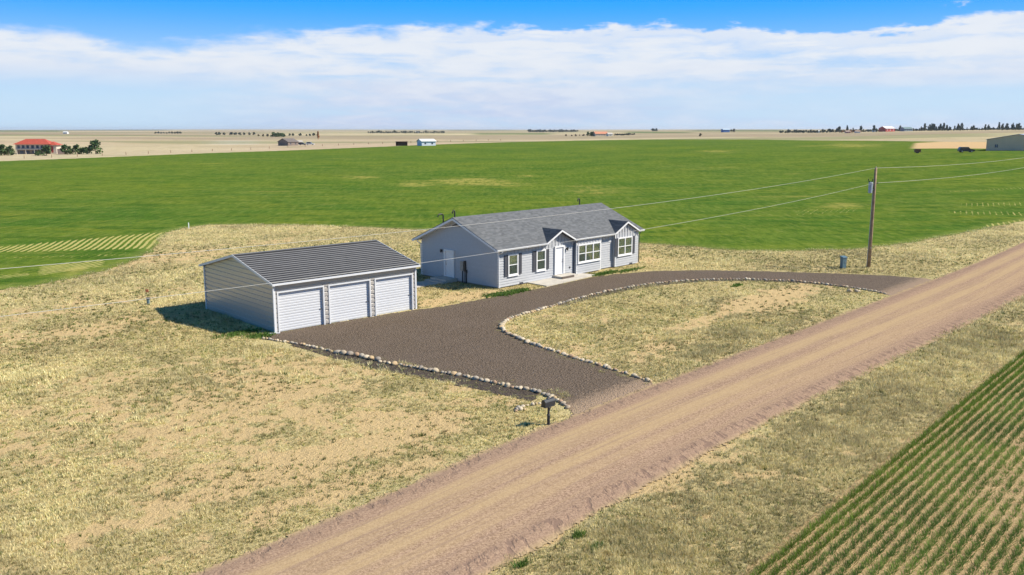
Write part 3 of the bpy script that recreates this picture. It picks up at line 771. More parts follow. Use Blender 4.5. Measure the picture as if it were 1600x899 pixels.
def clad(parent, w, L, z0, z1, top=None, exposure=.2, name='siding_board', mat=None, skip=()):
    """lapped boards, one object each; top(z)->(a0,a1) trims the ends under a gable"""
    z = z0
    while z < z1 - .02:
        zt = min(z + exposure, z1); a = top(z + .001) if top else (0, L); b = top(zt) if top else (0, L)
        if a[1] - a[0] < .12: break
        if b[1] - b[0] < .02: b = ((a[0] + a[1]) / 2 - .01, (a[0] + a[1]) / 2 + .01)
        segs = [(a[0], a[1], b[0], b[1])]
        for (s0, s1, sz0, sz1) in skip:
            if z + exposure / 2 > sz0 and z + exposure / 2 < sz1:
                new = []
                for (p0, p1, q0, q1) in segs:
                    if s0 > p0 and s1 < p1: new += [(p0, s0, q0, s0), (s1, p1, s1, q1)]
                    else: new.append((p0, p1, q0, q1))
                segs = new
        for (p0, p1, q0, q1) in segs:
            mb = MB(); mb.hexa([w.p(p0, .046, z), w.p(p1, .046, z), w.p(p1, -.01, z), w.p(p0, -.01, z), w.p(q0, .006, zt + .002), w.p(q1, .006, zt + .002), w.p(q1, -.01, zt + .002), w.p(q0, -.01, zt + .002)])
            mb.build(name, mat or M['siding'], parent)
        z = zt


def battens(parent, w, a0, a1, z0, topz, step=.4):
    a = a0 + .2
    while a < a1 - .05:
        zt = topz(a)
        if zt - z0 > .08: wbox(MB(), w, a - .03, a + .03, .018, .058, z0, zt).build('batten', M['siding'], parent)
        a += step


def window(w, a0, a1, z0, z1, units, shutters=True, label=None):
    T = .09; f = MB(); w = w.out(.034)
    wbox(f, w, a0, a1, 0.0, .085, z0, z0 + T); wbox(f, w, a0, a1, 0.0, .085, z1 - T, z1)
    for a in np.linspace(a0, a1, units + 1):
        h = T if a in (a0, a1) else T * .9
        l = a if a == a0 else (a - h if a == a1 else a - h / 2); wbox(f, w, l, l + h, 0.0, .082, z0 + T, z1 - T)
    win = f.build('window', M['trim'], HOUSE)
    wbox(MB(), w, a0 - .04, a1 + .04, .0, .11, z0 - .05, z0 - .002).build('sill', M['trim'], win)
    U = (a1 - a0) / units; zm = (z0 + z1) / 2
    for k in range(units):
        l = a0 + k * U + (T if k == 0 else T * .45); r = a0 + (k + 1) * U - (T if k == units - 1 else T * .45)
        wbox(MB(), w, l, r, .028, .031, z0 + T, z1 - T).build('dim_room', M['dark_room'], win)
        s = MB(); wbox(s, w, l, r, .03, .068, zm - .03, zm + .03)
        for (zz0, zz1) in ((z0 + T, z0 + T + .035), (z1 - T - .035, z1 - T)): wbox(s, w, l, r, .034, .064, zz0, zz1)
        wbox(s, w, l, l + .03, .034, .062, z0 + T + .036, z1 - T - .036); wbox(s, w, r - .03, r, .034, .062, z0 + T + .036, z1 - T - .036)
        s.build('sash', M['trim'], win)
        b = MB(); zz = zm + .04
        while zz < z1 - T - .05:
            wbox(b, w, l + .035, r - .035 - (.12 if units > 1 else .17), .033, .038, zz, zz + .055); zz += .068  # right end cut short; the dark strip stands for the jamb's shadow
        b.build('blind', M['blind'], win)
        for (zz0, zz1) in ((z0 + T + .037, zm - .032), (zm + .032, z1 - T - .037)):
            wbox(MB(), w, l + .031, r - .031, .046, .050, zz0, zz1).build('pane', M['glass'], win)
    if shutters:
        for sa in (a0 - .40, a1 + .02):
            s = MB(); wbox(s, w, sa, sa + .38, .02, .05, z0 + .02, z1 - .02)
            for q in (sa, sa + .33): wbox(s, w, q, q + .05, .05, .068, z0 + .02, z1 - .02)
            for q in (z0 + .02, zm - .04, z1 - .09): wbox(s, w, sa + .05, sa + .33, .05, .066, q, q + .07)
            zz = z0 + .12
            while zz < z1 - .12:
                if abs(zz + .02 - zm) > .07: wbox(s, w, sa + .06, sa + .32, .05, .060, zz, zz + .03)
                zz += .06
            s.build('shutter', M['shutter'], HOUSE)
    return win


def door(w, a0, a1, z0, z1, knob_right, parent=HOUSE, name='door'):
    f = MB(); T = .12; w = w.out(.034)
    wbox(f, w, a0, a0 + T, 0, .12, z0, z1); wbox(f, w, a1 - T, a1, 0, .12, z0, z1); wbox(f, w, a0 + T, a1 - T, 0, .12, z1 - T, z1); wbox(f, w, a0 + T, a1 - T, 0, .10, z0, z0 + .04)
    leaf = MB(); wbox(leaf, w, a0 + T, a1 - T, .0, .03, z0 + .04, z1 - T)
    l, r = a0 + T + .12, a1 - T - .12; m = (l + r) / 2; hz = z1 - T - z0
    for (p, q) in ((l, m - .04), (m + .04, r)):
        for (u, v) in ((.10, .36), (.42, .68), (.74, .93)): wbox(leaf, w, p, q, .03, .037, z0 + .04 + u * hz, z0 + .04 + v * (hz - .04))
    d = leaf.build(name, M['door'], parent); f.build('door_frame', M['trim'], d)
    ka = a1 - T - .1 if knob_right else a0 + T + .1
    kb = MB(); kb.tube([w.p(ka, .03, z0 + 1.0), w.p(ka, .08, z0 + 1.0)], [.03, .035], 8); kb.tube([w.p(ka, .03, z0 + 1.16), w.p(ka, .055, z0 + 1.16)], .028, 8); kb.build('handle', M['black'], d)


def lantern(w, a, z):
    b = MB(); wbox(b, w, a - .05, a + .05, .02, .05, z - .08, z + .08); b.tube([w.p(a, .05, z + .05), w.p(a, .16, z + .1)], .015, 6)
    b.tube([w.p(a, .16, z + .12), w.p(a, .16, z + .08), w.p(a, .16, z - .14), w.p(a, .16, z - .16)], [.03, .085, .06, .02], 8); b.build('wall_lamp', M['black'], HOUSE)


BX0, BX1, CX0, BP = 9.0, 12.27, 14.33, .27     # bay, right wing, projection
MB().box(.06, HL - .06, .06, HD - .06, -.3, .14).build('foundation', M['foundation'], HOUSE)
fw = Wall(0, 0, 1, 0); bw = Wall(BX0, -BP, 1, 0); cw = Wall(CX0, -BP, 1, 0)
ZB = 2.56   # board-and-batten starts here


def tri(xc, hw, zpk):
    return lambda a: ZW if abs(a - xc) > hw else max(ZW, zpk - (zpk - ZE + .12) * abs(a - xc) / hw - .02)


G1X, G2X, GHW, GZ = 6.88, 15.88, 1.80, 4.0
mb = MB(); mb.box(0, HL, 0, .12, .1, ZW); mb.extrude([(G1X - 1.75, 0, ZW), (G1X + 1.75, 0, ZW), (G1X, 0, GZ - .14)], (0, .12, 0)); front = mb.build('wall', M['siding'], HOUSE)
clad(front, fw, BX0, .1, ZB); cl2 = Wall(BX1, 0, 1, 0); clad(front, cl2, CX0 - BX1, .1, ZB)
g1top = lambda a: max(ZW - .06, GZ - .17 - (GZ - .14 - ZW) * abs(a - G1X) / 1.75)
wbox(MB(), fw, 0, BX0, .0, .018, ZB + .002, ZW).build('panel', M['siding'], front); wbox(MB(), cl2, 0, CX0 - BX1, 0, .018, ZB + .002, ZW).build('panel', M['siding'], front)
battens(front, fw, 0, BX0, ZB, g1top); battens(front, cl2, 0, CX0 - BX1, ZB, lambda a: ZW)
mb = MB(); mb.box(BX0, BX1, -BP, .0, .08, ZW - .002); bay = mb.build('wall', M['siding'], HOUSE); clad(bay, bw, BX1 - BX0, .08, ZB)
clad(bay, Wall(BX0, 0, 0, -1), BP, .08, ZB); wbox(MB(), bw, 0, BX1 - BX0, 0, .018, ZB + .002, ZW - .01).build('panel', M['siding'], bay); battens(bay, bw, 0, BX1 - BX0, ZB, lambda a: ZW - .01)
mb = MB(); mb.box(CX0, HL, -BP, .0, .08, ZW - .004); mb.extrude([(G2X - 1.75, -BP, ZW), (G2X + 1.75, -BP, ZW), (G2X, -BP, GZ - .14)], (0, .2, 0)); wing = mb.build('wall', M['siding'], HOUSE)
clad(wing, cw, HL - CX0, .08, ZB); clad(wing, Wall(CX0, 0, 0, -1), BP, .08, ZB)
wbox(MB(), cw, 0, HL - CX0, 0, .018, ZB + .002, ZW - .01).build('panel', M['siding'], wing)
battens(wing, cw, 0, HL - CX0, ZB, lambda a: max(ZW - .06, GZ - .17 - (GZ - .14 - ZW) * abs(a + CX0 - G2X) / 1.75))


def gable_top(zz):
    if zz <= ZW: return (0, HD)
    yy = (zz + .1 - ZE) / SLOPE - OV; return (max(0, yy), min(HD, HD - yy))


for (gxp, w) in ((0, Wall(0, HD, 0, -1)), (HL, Wall(HL, -BP if False else 0, 0, 1))):
    mb = MB(); s = 1 if gxp == 0 else -1
    mb.extrude([(gxp, 0.0, .1), (gxp, HD, .1), (gxp, HD, ZW - .03), (gxp, YR, roof_z(YR) - .14), (gxp, 0, ZW - .03)], (s * .12, 0, 0)); gw = mb.build('wall', M['siding'], HOUSE)
    clad(gw, w, HD, .1, roof_z(YR) - .15, gable_top)
rw = Wall(HL, HD, -1, 0); mb = MB(); mb.box(.12, HL - .12, HD - .12, HD, .1, ZW); back = mb.build('wall', M['siding'], HOUSE); clad(back, rw, HL, .1, ZW)
# corner trims
cb = MB()
for (x, y, xx, yy) in ((-.035, -.035, .07, .0), (-.035, 0, 0, .08), (BX0 - .03, -BP - .035, BX0 + .07, -BP), (BX1 - .07, -BP - .035, BX1 + .03, -BP), (CX0 - .03, -BP - .035, CX0 + .06, -BP), (HL - .07, -BP - .035, HL + .035, -BP), (-.035, HD - .08, 0, HD + .035)):
    MB().box(x, xx, y, yy, .08, ZW - .01).build('corner_trim', M['trim'], HOUSE)
window(fw, .98, 2.10, .86, 2.54, 1); window(fw, 4.22, 5.34, .86, 2.54, 1)
window(bw, .12, 3.16, .98, 2.54, 3, False); window(cw, .30, 2.42, 1.0, 2.62, 2)
door(fw, 6.42, 7.62, .30, 2.64, True); door(Wall(0, HD, 0, -1), HD - 6.05, HD - 4.88, .30, 2.50, False)
lantern(fw, 7.98, 2.32); lantern(Wall(0, HD, 0, -1), HD - 6.38, 2.35)
vp = MB(); wbox(vp, fw, 8.35, 8.5, .02, .06, .62, .77); vp.build('hose_tap', M['black'], HOUSE)
for (a, ww) in ((2.3, fw), (2.15, cw)):
    v = MB(); wbox(v, ww, a, a + .42, .02, .055, .03, .2); [wbox(v, ww, a + .03, a + .39, .055, .07, .05 + .04 * q, .07 + .04 * q) for q in range(4)]; v.build('skirting_vent', M['shutter'], HOUSE)


# roof
def shingles(parent, E0, E1, T0, T1, exp=.15, tab=.32, lift=.012):
    """stepped courses between a lower edge E0-E1 and an upper edge T0-T1, tabs broken by clip; one joined part"""
    E0, E1, T0, T1 = [np.array(p, float) for p in (E0, E1, T0, T1)]
    nrm = np.cross((E1 - E0) if np.linalg.norm(E1 - E0) > .01 else (T1 - T0), (T0 + T1) / 2 - (E0 + E1) / 2); nrm /= np.linalg.norm(nrm)
    if nrm[2] < 0: nrm = -nrm
    up = np.linalg.norm((T0 + T1) / 2 - (E0 + E1) / 2); nr = max(3, int(up / exp)); V = []; Fc = []; tone = []
    for i in range(nr):
        t0 = i / nr; t1 = (i + 1) / nr
        a0 = E0 + (T0 - E0) * t0; a1 = E1 + (T1 - E1) * t0; b0 = E0 + (T0 - E0) * t1; b1 = E1 + (T1 - E1) * t1
        L = max(np.linalg.norm(a1 - a0), np.linalg.norm(b1 - b0)); k = max(1, int(L / tab)); js = [0.] + [(j + random.uniform(-.3, .3) + (.5 if i % 2 else 0)) / k for j in range(1, k)] + [1.]
        js = sorted(min(1, max(0, q)) for q in js)
        for u0, u1 in zip(js[:-1], js[1:]):
            l = lift * random.uniform(.8, 1.5); tn = random.random() ** 1.2; b = len(V)
            lo0 = a0 + (a1 - a0) * u0; lo1 = a0 + (a1 - a0) * u1; hi0 = b0 + (b1 - b0) * u0; hi1 = b0 + (b1 - b0) * u1
            V += [lo0, lo1, lo1 + nrm * l, lo0 + nrm * l, hi1 + nrm * .003, hi0 + nrm * .003]; tone += [tn] * 6
            Fc += [(b, b + 1, b + 2, b + 3), (b + 3, b + 2, b + 4, b + 5)]
    o = link('shingles', np_mesh('shingles', np.array(V), np.array(Fc), M['shingle'], {'tone': tone}), parent); o['kind'] = 'stuff'; return o


x0, x1 = -OVR, HL + OVR; zr = roof_z(YR); th = .13
roofm = MB()
YC = .06; zc_ = ZE + SLOPE * (OV + YC); CUT = 1.5
EAVES = [(x0, G1X - CUT), (G1X + CUT, G2X - CUT), (G2X + CUT, x1)]
for (ya, za, yb, a, b) in [(YC, zc_, YR, x0, x1), (HD + OV, ZE, YR, x0, x1)] + [(-OV, ZE, YC, a, b) for a, b in EAVES]:
    zb_ = zc_ if yb == YC else zr
    roofm.hexa([(a, ya, za - th), (b, ya, za - th), (b, yb, zb_ - th), (a, yb, zb_ - th), (a, ya, za), (b, ya, za), (b, yb, zb_), (a, yb, zb_)])
roof = roofm.build('roof', M['shutter'], HOUSE)
for a, b in EAVES: shingles(roof, (a - .02, -OV - .03, ZE - .004), (b + .02, -OV - .03, ZE - .004), (a - .02, YC, zc_ + .004), (b + .02, YC, zc_ + .004))
shingles(roof, (x0 - .02, YC, zc_ + .004), (x1 + .02, YC, zc_ + .004), (x0 - .02, YR, zr + .012), (x1 + .02, YR, zr + .012))
shingles(roof, (x0 - .02, HD + OV + .03, ZE + .004), (x1 + .02, HD + OV + .03, ZE + .004), (x0 - .02, YR, zr + .012), (x1 + .02, YR, zr + .012))
rc = MB(); q = x0 - .02
while q < x1: rc.hexa([(q, YR - .14, zr - .04), (min(q + .3, x1 + .02), YR - .14, zr - .04), (min(q + .3, x1 + .02), YR + .14, zr - .04), (q, YR + .14, zr - .04), (q, YR - .02, zr + .045), (min(q + .3, x1 + .02), YR - .02, zr + .03), (min(q + .3, x1 + .02), YR + .02, zr + .03), (q, YR + .02, zr + .045)]); q += .3
me_ = rc.mesh('ridge_cap', M['shingle']); a_ = me_.attributes.new('tone', 'FLOAT', 'POINT'); a_.data.foreach_set('value', np.repeat(RNG.uniform(.2, .9, len(me_.vertices) // 8), 8).astype(np.float32)); link('ridge_cap', me_, roof)
# soffits and fascias
for xx in (x0, x1):
    for (ya, yb) in ((-OV, YR), (HD + OV, YR)):
        s = -1 if xx == x0 else 1
        MB().extrude([(xx, ya, ZE - th - .07), (xx, yb, zr - th - .07), (xx, yb, zr - .03), (xx, ya, ZE - .03)], (s * .03, 0, 0)).build('fascia', M['fascia'], roof)
        a, b = (x0, -.03) if s < 0 else (HL + .03, x1)
        MB().hexa([(a, ya, ZE - th - .02), (b, ya, ZE - th - .02), (b, yb, zr - th - .02), (a, yb, zr - th - .02), (a, ya, ZE - th - .003), (b, ya, ZE - th - .003), (b, yb, zr - th - .003), (a, yb, zr - th - .003)]).build('soffit', M['fascia'], roof)


def gutter(a, b, y, s):
    g = MB(); g.extrude([(a, y, ZE - .15), (a, y, ZE - .02), (a, y + s * .10, ZE - .02), (a, y + s * .10, ZE - .06), (a, y + s * .06, ZE - .15)], (b - a, 0, 0)); return g


gutter(x0 - .03, G1X - GHW, -OV - .005, -1).build('gutter', M['fascia'], roof); gutter(G1X + GHW, G2X - GHW, -OV - .005, -1).build('gutter', M['fascia'], roof); gutter(x0 - .03, x1 + .03, HD + OV + .005, 1).build('gutter', M['fascia'], roof)
gutter(G2X + GHW, x1 + .03, -OV - .005, -1).build('gutter', M['fascia'], roof)
for (a, b, yb_) in ((-.03, G1X - 1.76, -.06), (G1X + 1.76, BX0 - .04, -.06), (BX0 - .03, BX1 + .03, -BP - .06), (BX1 + .04, G2X - 1.76, -.06), (G2X + 1.76, HL, -BP - .06)): MB().box(a, b, -OV, yb_, ZW - .055, ZW - .035).build('soffit', M['fascia'], roof)
for (x, y) in ((-.06, -.1), (HL + .08, -BP - .08), (-.06, HD + .08), (BX0 - .1, -.08)):
    m_ = MB(); yo = -OV - .05 if y < 4 else HD + OV + .05
    m_.tube([(x, yo, ZE - .15), (x, yo, ZE - .25), (x, y, ZE - .45), (x, y, .15), (x, y - .12 if y < 4 else y + .12, .08)], .04, 6); m_.build('downspout', M['fascia'] if x < 8 else M['shutter'], HOUSE)
# gablets
for xc in (G1X, G2X):
    yb = -OV + (GZ - ZE) / SLOPE; yf = -OV - .03; dm = MB()
    for s in (-1, 1):
        E_, P_, B_ = (xc + s * (GHW + .06), yf, ZE - .02), (xc, yf, GZ), (xc, yb, GZ)
        dm.add([E_, P_, B_, (E_[0], yf, E_[2] - .12), (xc, yf, GZ - .12), (xc, yb, GZ - .12)], [(0, 1, 2), (3, 5, 4), (0, 3, 4, 1), (0, 2, 5, 3)])
    gab = dm.build('gablet', M['shutter'], roof)
    for s in (-1, 1):
        E_ = np.array((xc + s * (GHW + .07), yf - .03, ZE - .005)); P0 = np.array((xc, yf - .03, GZ + .02)); P1 = np.array((xc, yb + .05, GZ + .02)); Eb = E_ + np.array((0, .03, 0.))
        shingles(HOUSE, E_, Eb, P0, P1, .15, .3)
        MB().extrude([(xc + s * (GHW + .05), yf - .045, ZE - .17), (xc, yf - .045, GZ - .15), (xc, yf - .045, GZ - .01), (xc + s * (GHW + .05), yf - .045, ZE - .03)], (0, .04, 0)).build('fascia', M['fascia'], HOUSE)
# triangular gable vent at the left end
gv = MB(); gv.extrude([(-.045, YR - .75, 4.42), (-.045, YR + .75, 4.42), (-.045, YR, 4.78)], (.02, 0, 0)); gv.build('gable_vent', M['shutter'], HOUSE)
# pipes on the ridge
for (x, y, h, hook) in ((-.15, YR + 1.6, .75, 1), (.45, YR + .9, .72, .4), (16.6, YR + 1.2, .85, .5)):
    zb = roof_z(y) - .05; pp = [(x, y, zb), (x, y, zb + h)] + [(x - hook * .28 * (1 - cos(t)), y, zb + h + .16 * sin(t)) for t in np.linspace(.4, pi, 6)] + [(x - hook * .56, y, zb + h - .08)]
    MB().tube(pp, .055, 8).build('vent_pipe', M['black'], roof)
# meter boxes on the left gable
gwl = Wall(0, HD, 0, -1); mm = MB(); a = HD - 4.1; wbox(mm, gwl, a, a + .34, .03, .19, .98, 1.74); mm.build('meter_box', M['greybox'], HOUSE)
mm = MB(); wbox(mm, gwl, a + .40, a + .56, .03, .15, .95, 1.80); mm.tube([gwl.p(a + .18, .1, .98), gwl.p(a + .18, .1, .0)], .04, 6); mm.tube([gwl.p(a + .46, .1, .95), gwl.p(a + .46, .1, .0)], .03, 6); mm.tube([gwl.p(a + .60, .08, 1.1), gwl.p(a + .60, .08, .0)], .045, 6); wbox(mm, gwl, a + .57, a + .68, .03, .13, .85, 1.1)
mm.build('conduit', M['black'], HOUSE)
# concrete around the house
pt = MB(); c_ = [np.array(p) for p in PATIO]
for k in range(3):
    t0, t1 = k / 3 + (.004 if k else 0), (k + 1) / 3
    q = [c_[0] + (c_[3] - c_[0]) * 0, ]; 
    p00 = c_[0] + (c_[3] - c_[0]) * t0; p01 = c_[0] + (c_[3] - c_[0]) * t1; p10 = c_[1] + (c_[2] - c_[1]) * t0; p11 = c_[1] + (c_[2] - c_[1]) * t1
    sl = MB().extrude([(*p00, -.05), (*p10, -.05), (*p11, -.05), (*p01, -.05)], (0, 0, .14))
    if k == 0: PAT = empty('patio', (0, 0, 0)); tag(PAT, 'pale concrete patio slab before the white front door', 'patio'); PAT['kind'] = 'structure'
    sl.build('slab', M['concrete'], PAT)
st = empty('doorstep', (*F0, 0), HANG); tag(st, 'low concrete doorstep with brown mat at the white front door', 'step')
MB().box(6.25, 8.3, -1.0, -.04, -.05, .26).build('tread', M['concrete'], st); MB().box(6.25, 7.75, -1.10, -1.002, -.02, .255).build('riser', M['brown_step'], st)
ss = empty('side_steps', (*F0, 0), HANG); tag(ss, 'shaded concrete steps with walkway at the side door facing the garage', 'steps')
MB().box(-1.25, -.04, 4.6, 6.5, -.05, .28).build('landing', M['concrete'], ss); MB().box(-1.65, -1.252, 4.6, 6.7, -.05, .14).build('step', M['concrete'], ss)
MB().box(-3.6, -1.652, 4.8, 6.6, -.08, .05).build('slab', M['concrete'], ss); MB().box(-5.6, -3.62, 4.8, 6.6, -.08, .048).build('slab', M['concrete'], ss)
# heat pump behind the rear corner
hp = empty('heat_pump', (*hloc(-.9, 9.5), 0), HANG); tag(hp, 'black boxed air conditioner at the back left corner of the house', 'air conditioner')
MB().box(-.42, .42, -.35, .35, -.03, .1).build('pad', M['concrete'], hp); b = MB(); b.box(-.36, .36, -.3, .3, .1, .95); b.build('cabinet', M['shutter'], hp)
b = MB()
for k in range(9): b.box(-.375, .375, -.315, .315, .18 + k * .08, .2 + k * .08)
b.build('louvre', M['greybox'], hp); b = MB(); b.tube([(0, 0, .95), (0, 0, 1.0)], .26, 14); b.build('fan_guard', M['black'], hp)

# ------------------------------------------------------------------ garage
GAR = empty('garage', (*G0, 0), GANG); tag(GAR, 'detached beige metal garage with three white roll-up doors and dark ribbed roof', 'garage')
GLn, GD, GE, GR = 10.42, 9.7, 3.02, 4.22; GY = GD / 2; GOV = .22; GSL = (GR - GE) / (GY + GOV)
gf = Wall(0, 0, 1, 0); gleft = Wall(0, GD, 0, -1); gright = Wall(GLn, 0, 0, 1); gback = Wall(GLn, GD, -1, 0)


def metal_course(parent, w, a, b, z, zt, mat):
    (p0, p1), (q0, q1) = a, b; k = .045; mb = MB(); lv = [(z, .012), (z + .01, -.03), (z + .075, -.03), (z + .09, .012), (zt, .012)]
    vs = []; H_ = zt - z
    for (zz, o) in lv:
        t = (zz - z) / H_; l = p0 + (q0 - p0) * t; r = p1 + (q1 - p1) * t; vs += [w.p(l, o, zz), w.p(r, o, zz)]
    mb.add(vs, [(2 * i, 2 * i + 1, 2 * i + 3, 2 * i + 2) for i in range(4)]); o = mb.build('siding_panel', mat, parent); return o


def metal_wall(w, L, z0, z1, top=None, spans=None):
    wl = MB()
    if top: wl.extrude([w.p(0, -.035, z0), w.p(L, -.035, z0), w.p(L, -.035, GE - .08), w.p(L / 2, -.035, GR - .12), w.p(0, -.035, GE - .08)], (*(-w.nn * .08), 0))
    else:
        for (a0, a1, zz0) in spans: wbox(wl, w, a0, a1, -.085, -.035, zz0, z1)
    wl_o = wl.build('wall', M['gsiding'], GAR); z = z0
    while z < z1 - .03:
        zt = min(z + .29, z1)
        if top:
            a, b = top(z), top(zt)
            if a[1] - a[0] > .2: metal_course(wl_o, w, a, b, z, zt, M['gsiding'])
        else:
            for (a0, a1, zz0) in spans:
                if z >= zz0 - .06: metal_course(wl_o, w, (a0, a1), (a0, a1), z, zt, M['gsiding'])
        z = zt


def gtop(z):
    if z <= GE - .06: return (0, GD)
    yy = (z + .05 - GE) / GSL - GOV; return (max(0, yy), min(GD, GD - yy))


metal_wall(gleft, GD, -.3, GR - .1, gtop); metal_wall(gright, GD, -.1, GR - .1, gtop)
DO = [(.25, 3.30), (3.75, 6.72), (7.18, 10.10)]; DZ = 2.42
metal_wall(gf, GLn, 0, GE - .08, None, [(0, .25, 0), (3.30, 3.75, 0), (6.72, 7.18, 0), (10.10, GLn, 0)] + [(a, b, DZ) for a, b in DO]); metal_wall(gback, GLn, -.3, GE - .08, None, [(0, GLn, -.3)])
for (a, b) in DO:
    dm = MB(); wbox(dm, gf, a, b, -.14, -.12, 0, DZ); dd_ = dm.build('roll_up_door', M['gdoor'], GAR)
    for k in range(5):
        z0 = .02 + k * DZ / 5; z1 = .02 + (k + 1) * DZ / 5 - .018; pm = MB(); nrb = 3; hh = (z1 - z0) / nrb
        for r_ in range(nrb):
            zb = z0 + r_ * hh; pm.add([gf.p(a, -.118, zb), gf.p(b, -.118, zb), gf.p(a, -.106, zb + hh * .25), gf.p(b, -.106, zb + hh * .25), gf.p(a, -.106, zb + hh * .75), gf.p(b, -.106, zb + hh * .75), gf.p(a, -.118, zb + hh), gf.p(b, -.118, zb + hh)], [(0, 1, 3, 2), (2, 3, 5, 4), (4, 5, 7, 6)])
        pm.build('door_section', M['gdoor'], dd_)
    fr = MB(); wbox(fr, gf, a - .07, a + .012, -.09, .045, 0, DZ + .075); wbox(fr, gf, b - .012, b + .07, -.09, .045, 0, DZ + .075); wbox(fr, gf, a + .012, b - .012, -.09, .044, DZ - .01, DZ + .075); fr.build('door_frame', M['gtrim'], dd_)
    kb = MB(); wbox(kb, gf, b - .22, b - .06, -.095, -.07, 1.0, 1.06); kb.build('latch', M['alu'], dd_)
for (x, xx, y, yy) in ((-.045, .07, -.045, -.001), (-.045, -.001, 0, .1), (GLn - .07, GLn + .045, -.045, -.001), (-.045, -.001, GD - .1, GD + .04)):
    MB().box(x, xx, y, yy, -.25 if y > 1 else 0, GE - .07).build('corner_trim', M['gtrim'], GAR)
MB().tube([(-.11, -.28, GE - .09), (-.11, -.12, GE - .25), (-.11, -.11, .12), (-.16, -.2, .05)], .045, 8).build('downspout', M['gtrim'], GAR)
base = MB(); base.box(-.03, GLn + .03, -.06, GD + .03, -.45, -.005); base.build('footing', M['foundation'], GAR)
gx0, gx1 = -.20, GLn + .18; rm = MB()
for (ya, yb) in ((-GOV, GY), (GD + GOV, GY)):
    rm.hexa([(gx0, ya, GE - .07), (gx1, ya, GE - .07), (gx1, yb, GR - .07), (gx0, yb, GR - .07), (gx0, ya, GE - .004), (gx1, ya, GE - .004), (gx1, yb, GR - .004), (gx0, yb, GR - .004)])
groof = rm.build('roof', M['groof'], GAR)
for sgn in (1, -1):
    N_ = 16
    for k in range(N_):
        def rp(t, lift):
            y = -GOV + (GY + GOV) * t; z = GE + (GR - GE) * t; y = y if sgn > 0 else GD - y; return y, z + lift
        pm = MB(); prof = [(k / N_, .002), ((k + .72) / N_, .002), ((k + .78) / N_, .020), ((k + .94) / N_, .020), ((k + 1) / N_, .002)]; vs = []
        for (t, l) in prof:
            y, z = rp(t, l); vs += [(gx0, y, z), (gx1, y, z)]
        pm.add(vs, [(0, 1, 3, 2)]); pm.build('roof_panel', M['groof'], groof)
        rb = MB(); rb.add(vs[2:], [(0, 1, 3, 2), (2, 3, 5, 4), (4, 5, 7, 6)]); rb.build('roof_rib', M['groof'] if False else M['grib'], groof)
MB().box(gx0, gx1, GY - .13, GY + .13, GR + .0, GR + .035).build('ridge_cap', M['grib'], groof)
for xx in (gx0, gx1):
    for (ya, yb) in ((-GOV, GY), (GD + GOV, GY)): MB().extrude([(xx, ya, GE - .11), (xx, yb, GR - .11), (xx, yb, GR + .045), (xx, ya, GE + .045)], ((-.03 if xx < 0 else .03), 0, 0)).build('rake_trim', M['gtrim'], groof)
MB().box(gx0 - .03, gx1 + .03, -GOV - .09, -GOV - .002, GE - .10, GE + .01).build('gutter', M['gtrim'], groof); MB().box(gx0 - .03, gx1 + .03, GD + GOV + .002, GD + GOV + .09, GE - .10, GE + .01).build('gutter', M['gtrim'], groof)


# ------------------------------------------------------------------ border stones
def stone_mat():
    m, n = newmat('fieldstone'); co = n.n('ShaderNodeTexCoord').outputs['Object']; oi = n.n('ShaderNodeObjectInfo').outputs['Random']
    cr = n.n('ShaderNodeValToRGB', {0: oi}); e = cr.color_ramp; e.interpolation = 'CONSTANT'; cols__ = [(.47, .39, .27), (.38, .31, .22), (.53, .45, .33), (.24, .21, .18), (.46, .33, .18), (.36, .32, .26), (.60, .51, .38), (.36, .23, .14)]
    for k, c in enumerate(cols__):
        el = e.elements[k] if k < 2 else e.elements.new(k / 8); el.position = k / 8; el.color = (*c, 1)
    v = n.noise(co, 7, 4, .6); c = n.mix(n.ss(v, .35, .65, 0, .4), cr.outputs[0], (.27, .23, .18)); finish(n, c, .85, bump=v, bstr=.5, bdist=.03, spec=.3); return m


M['stone'] = stone_mat()


def rock_mesh(seed):
    import bmesh
    b = bmesh.new(); bmesh.ops.create_icosphere(b, subdivisions=2, radius=.5); r_ = random.Random(seed)
    dirs = [np.array([r_.gauss(0, 1) for _ in range(3)]) for _ in range(7)]; dirs = [d / np.linalg.norm(d) for d in dirs]; lim = [r_.uniform(.33, .46) for _ in dirs]
    for v in b.verts:
        p = np.array(v.co)
        for d, l in zip(dirs, lim):
            k = p @ d
            if k > l: p = p - d * (k - l) * .85
        p = p * (1 + r_.uniform(-.04, .04)); v.co = p
    me = bpy.data.meshes.new('stone'); b.to_mesh(me); b.free(); me.materials.append(M['stone']); me.shade_smooth(); return me


ROCKS = [rock_mesh(s) for s in range(9)]; rs = random.Random(5)


def stone(x, y, size, label, group, z=None, flatk=.72):
    o = link('stone', rs.choice(ROCKS)); sx, sy = size * rs.uniform(.85, 1.25), size * rs.uniform(.75, 1.05); sz = size * flatk * rs.uniform(.8, 1.1)
    o.scale = (sx, sy, sz); o.location = (x, y, (sz * .30 if z is None else z)); o.rotation_euler = (rs.uniform(-.2, .2), rs.uniform(-.2, .2), rs.uniform(0, 6.28)); tag(o, label, 'stone', group); return o


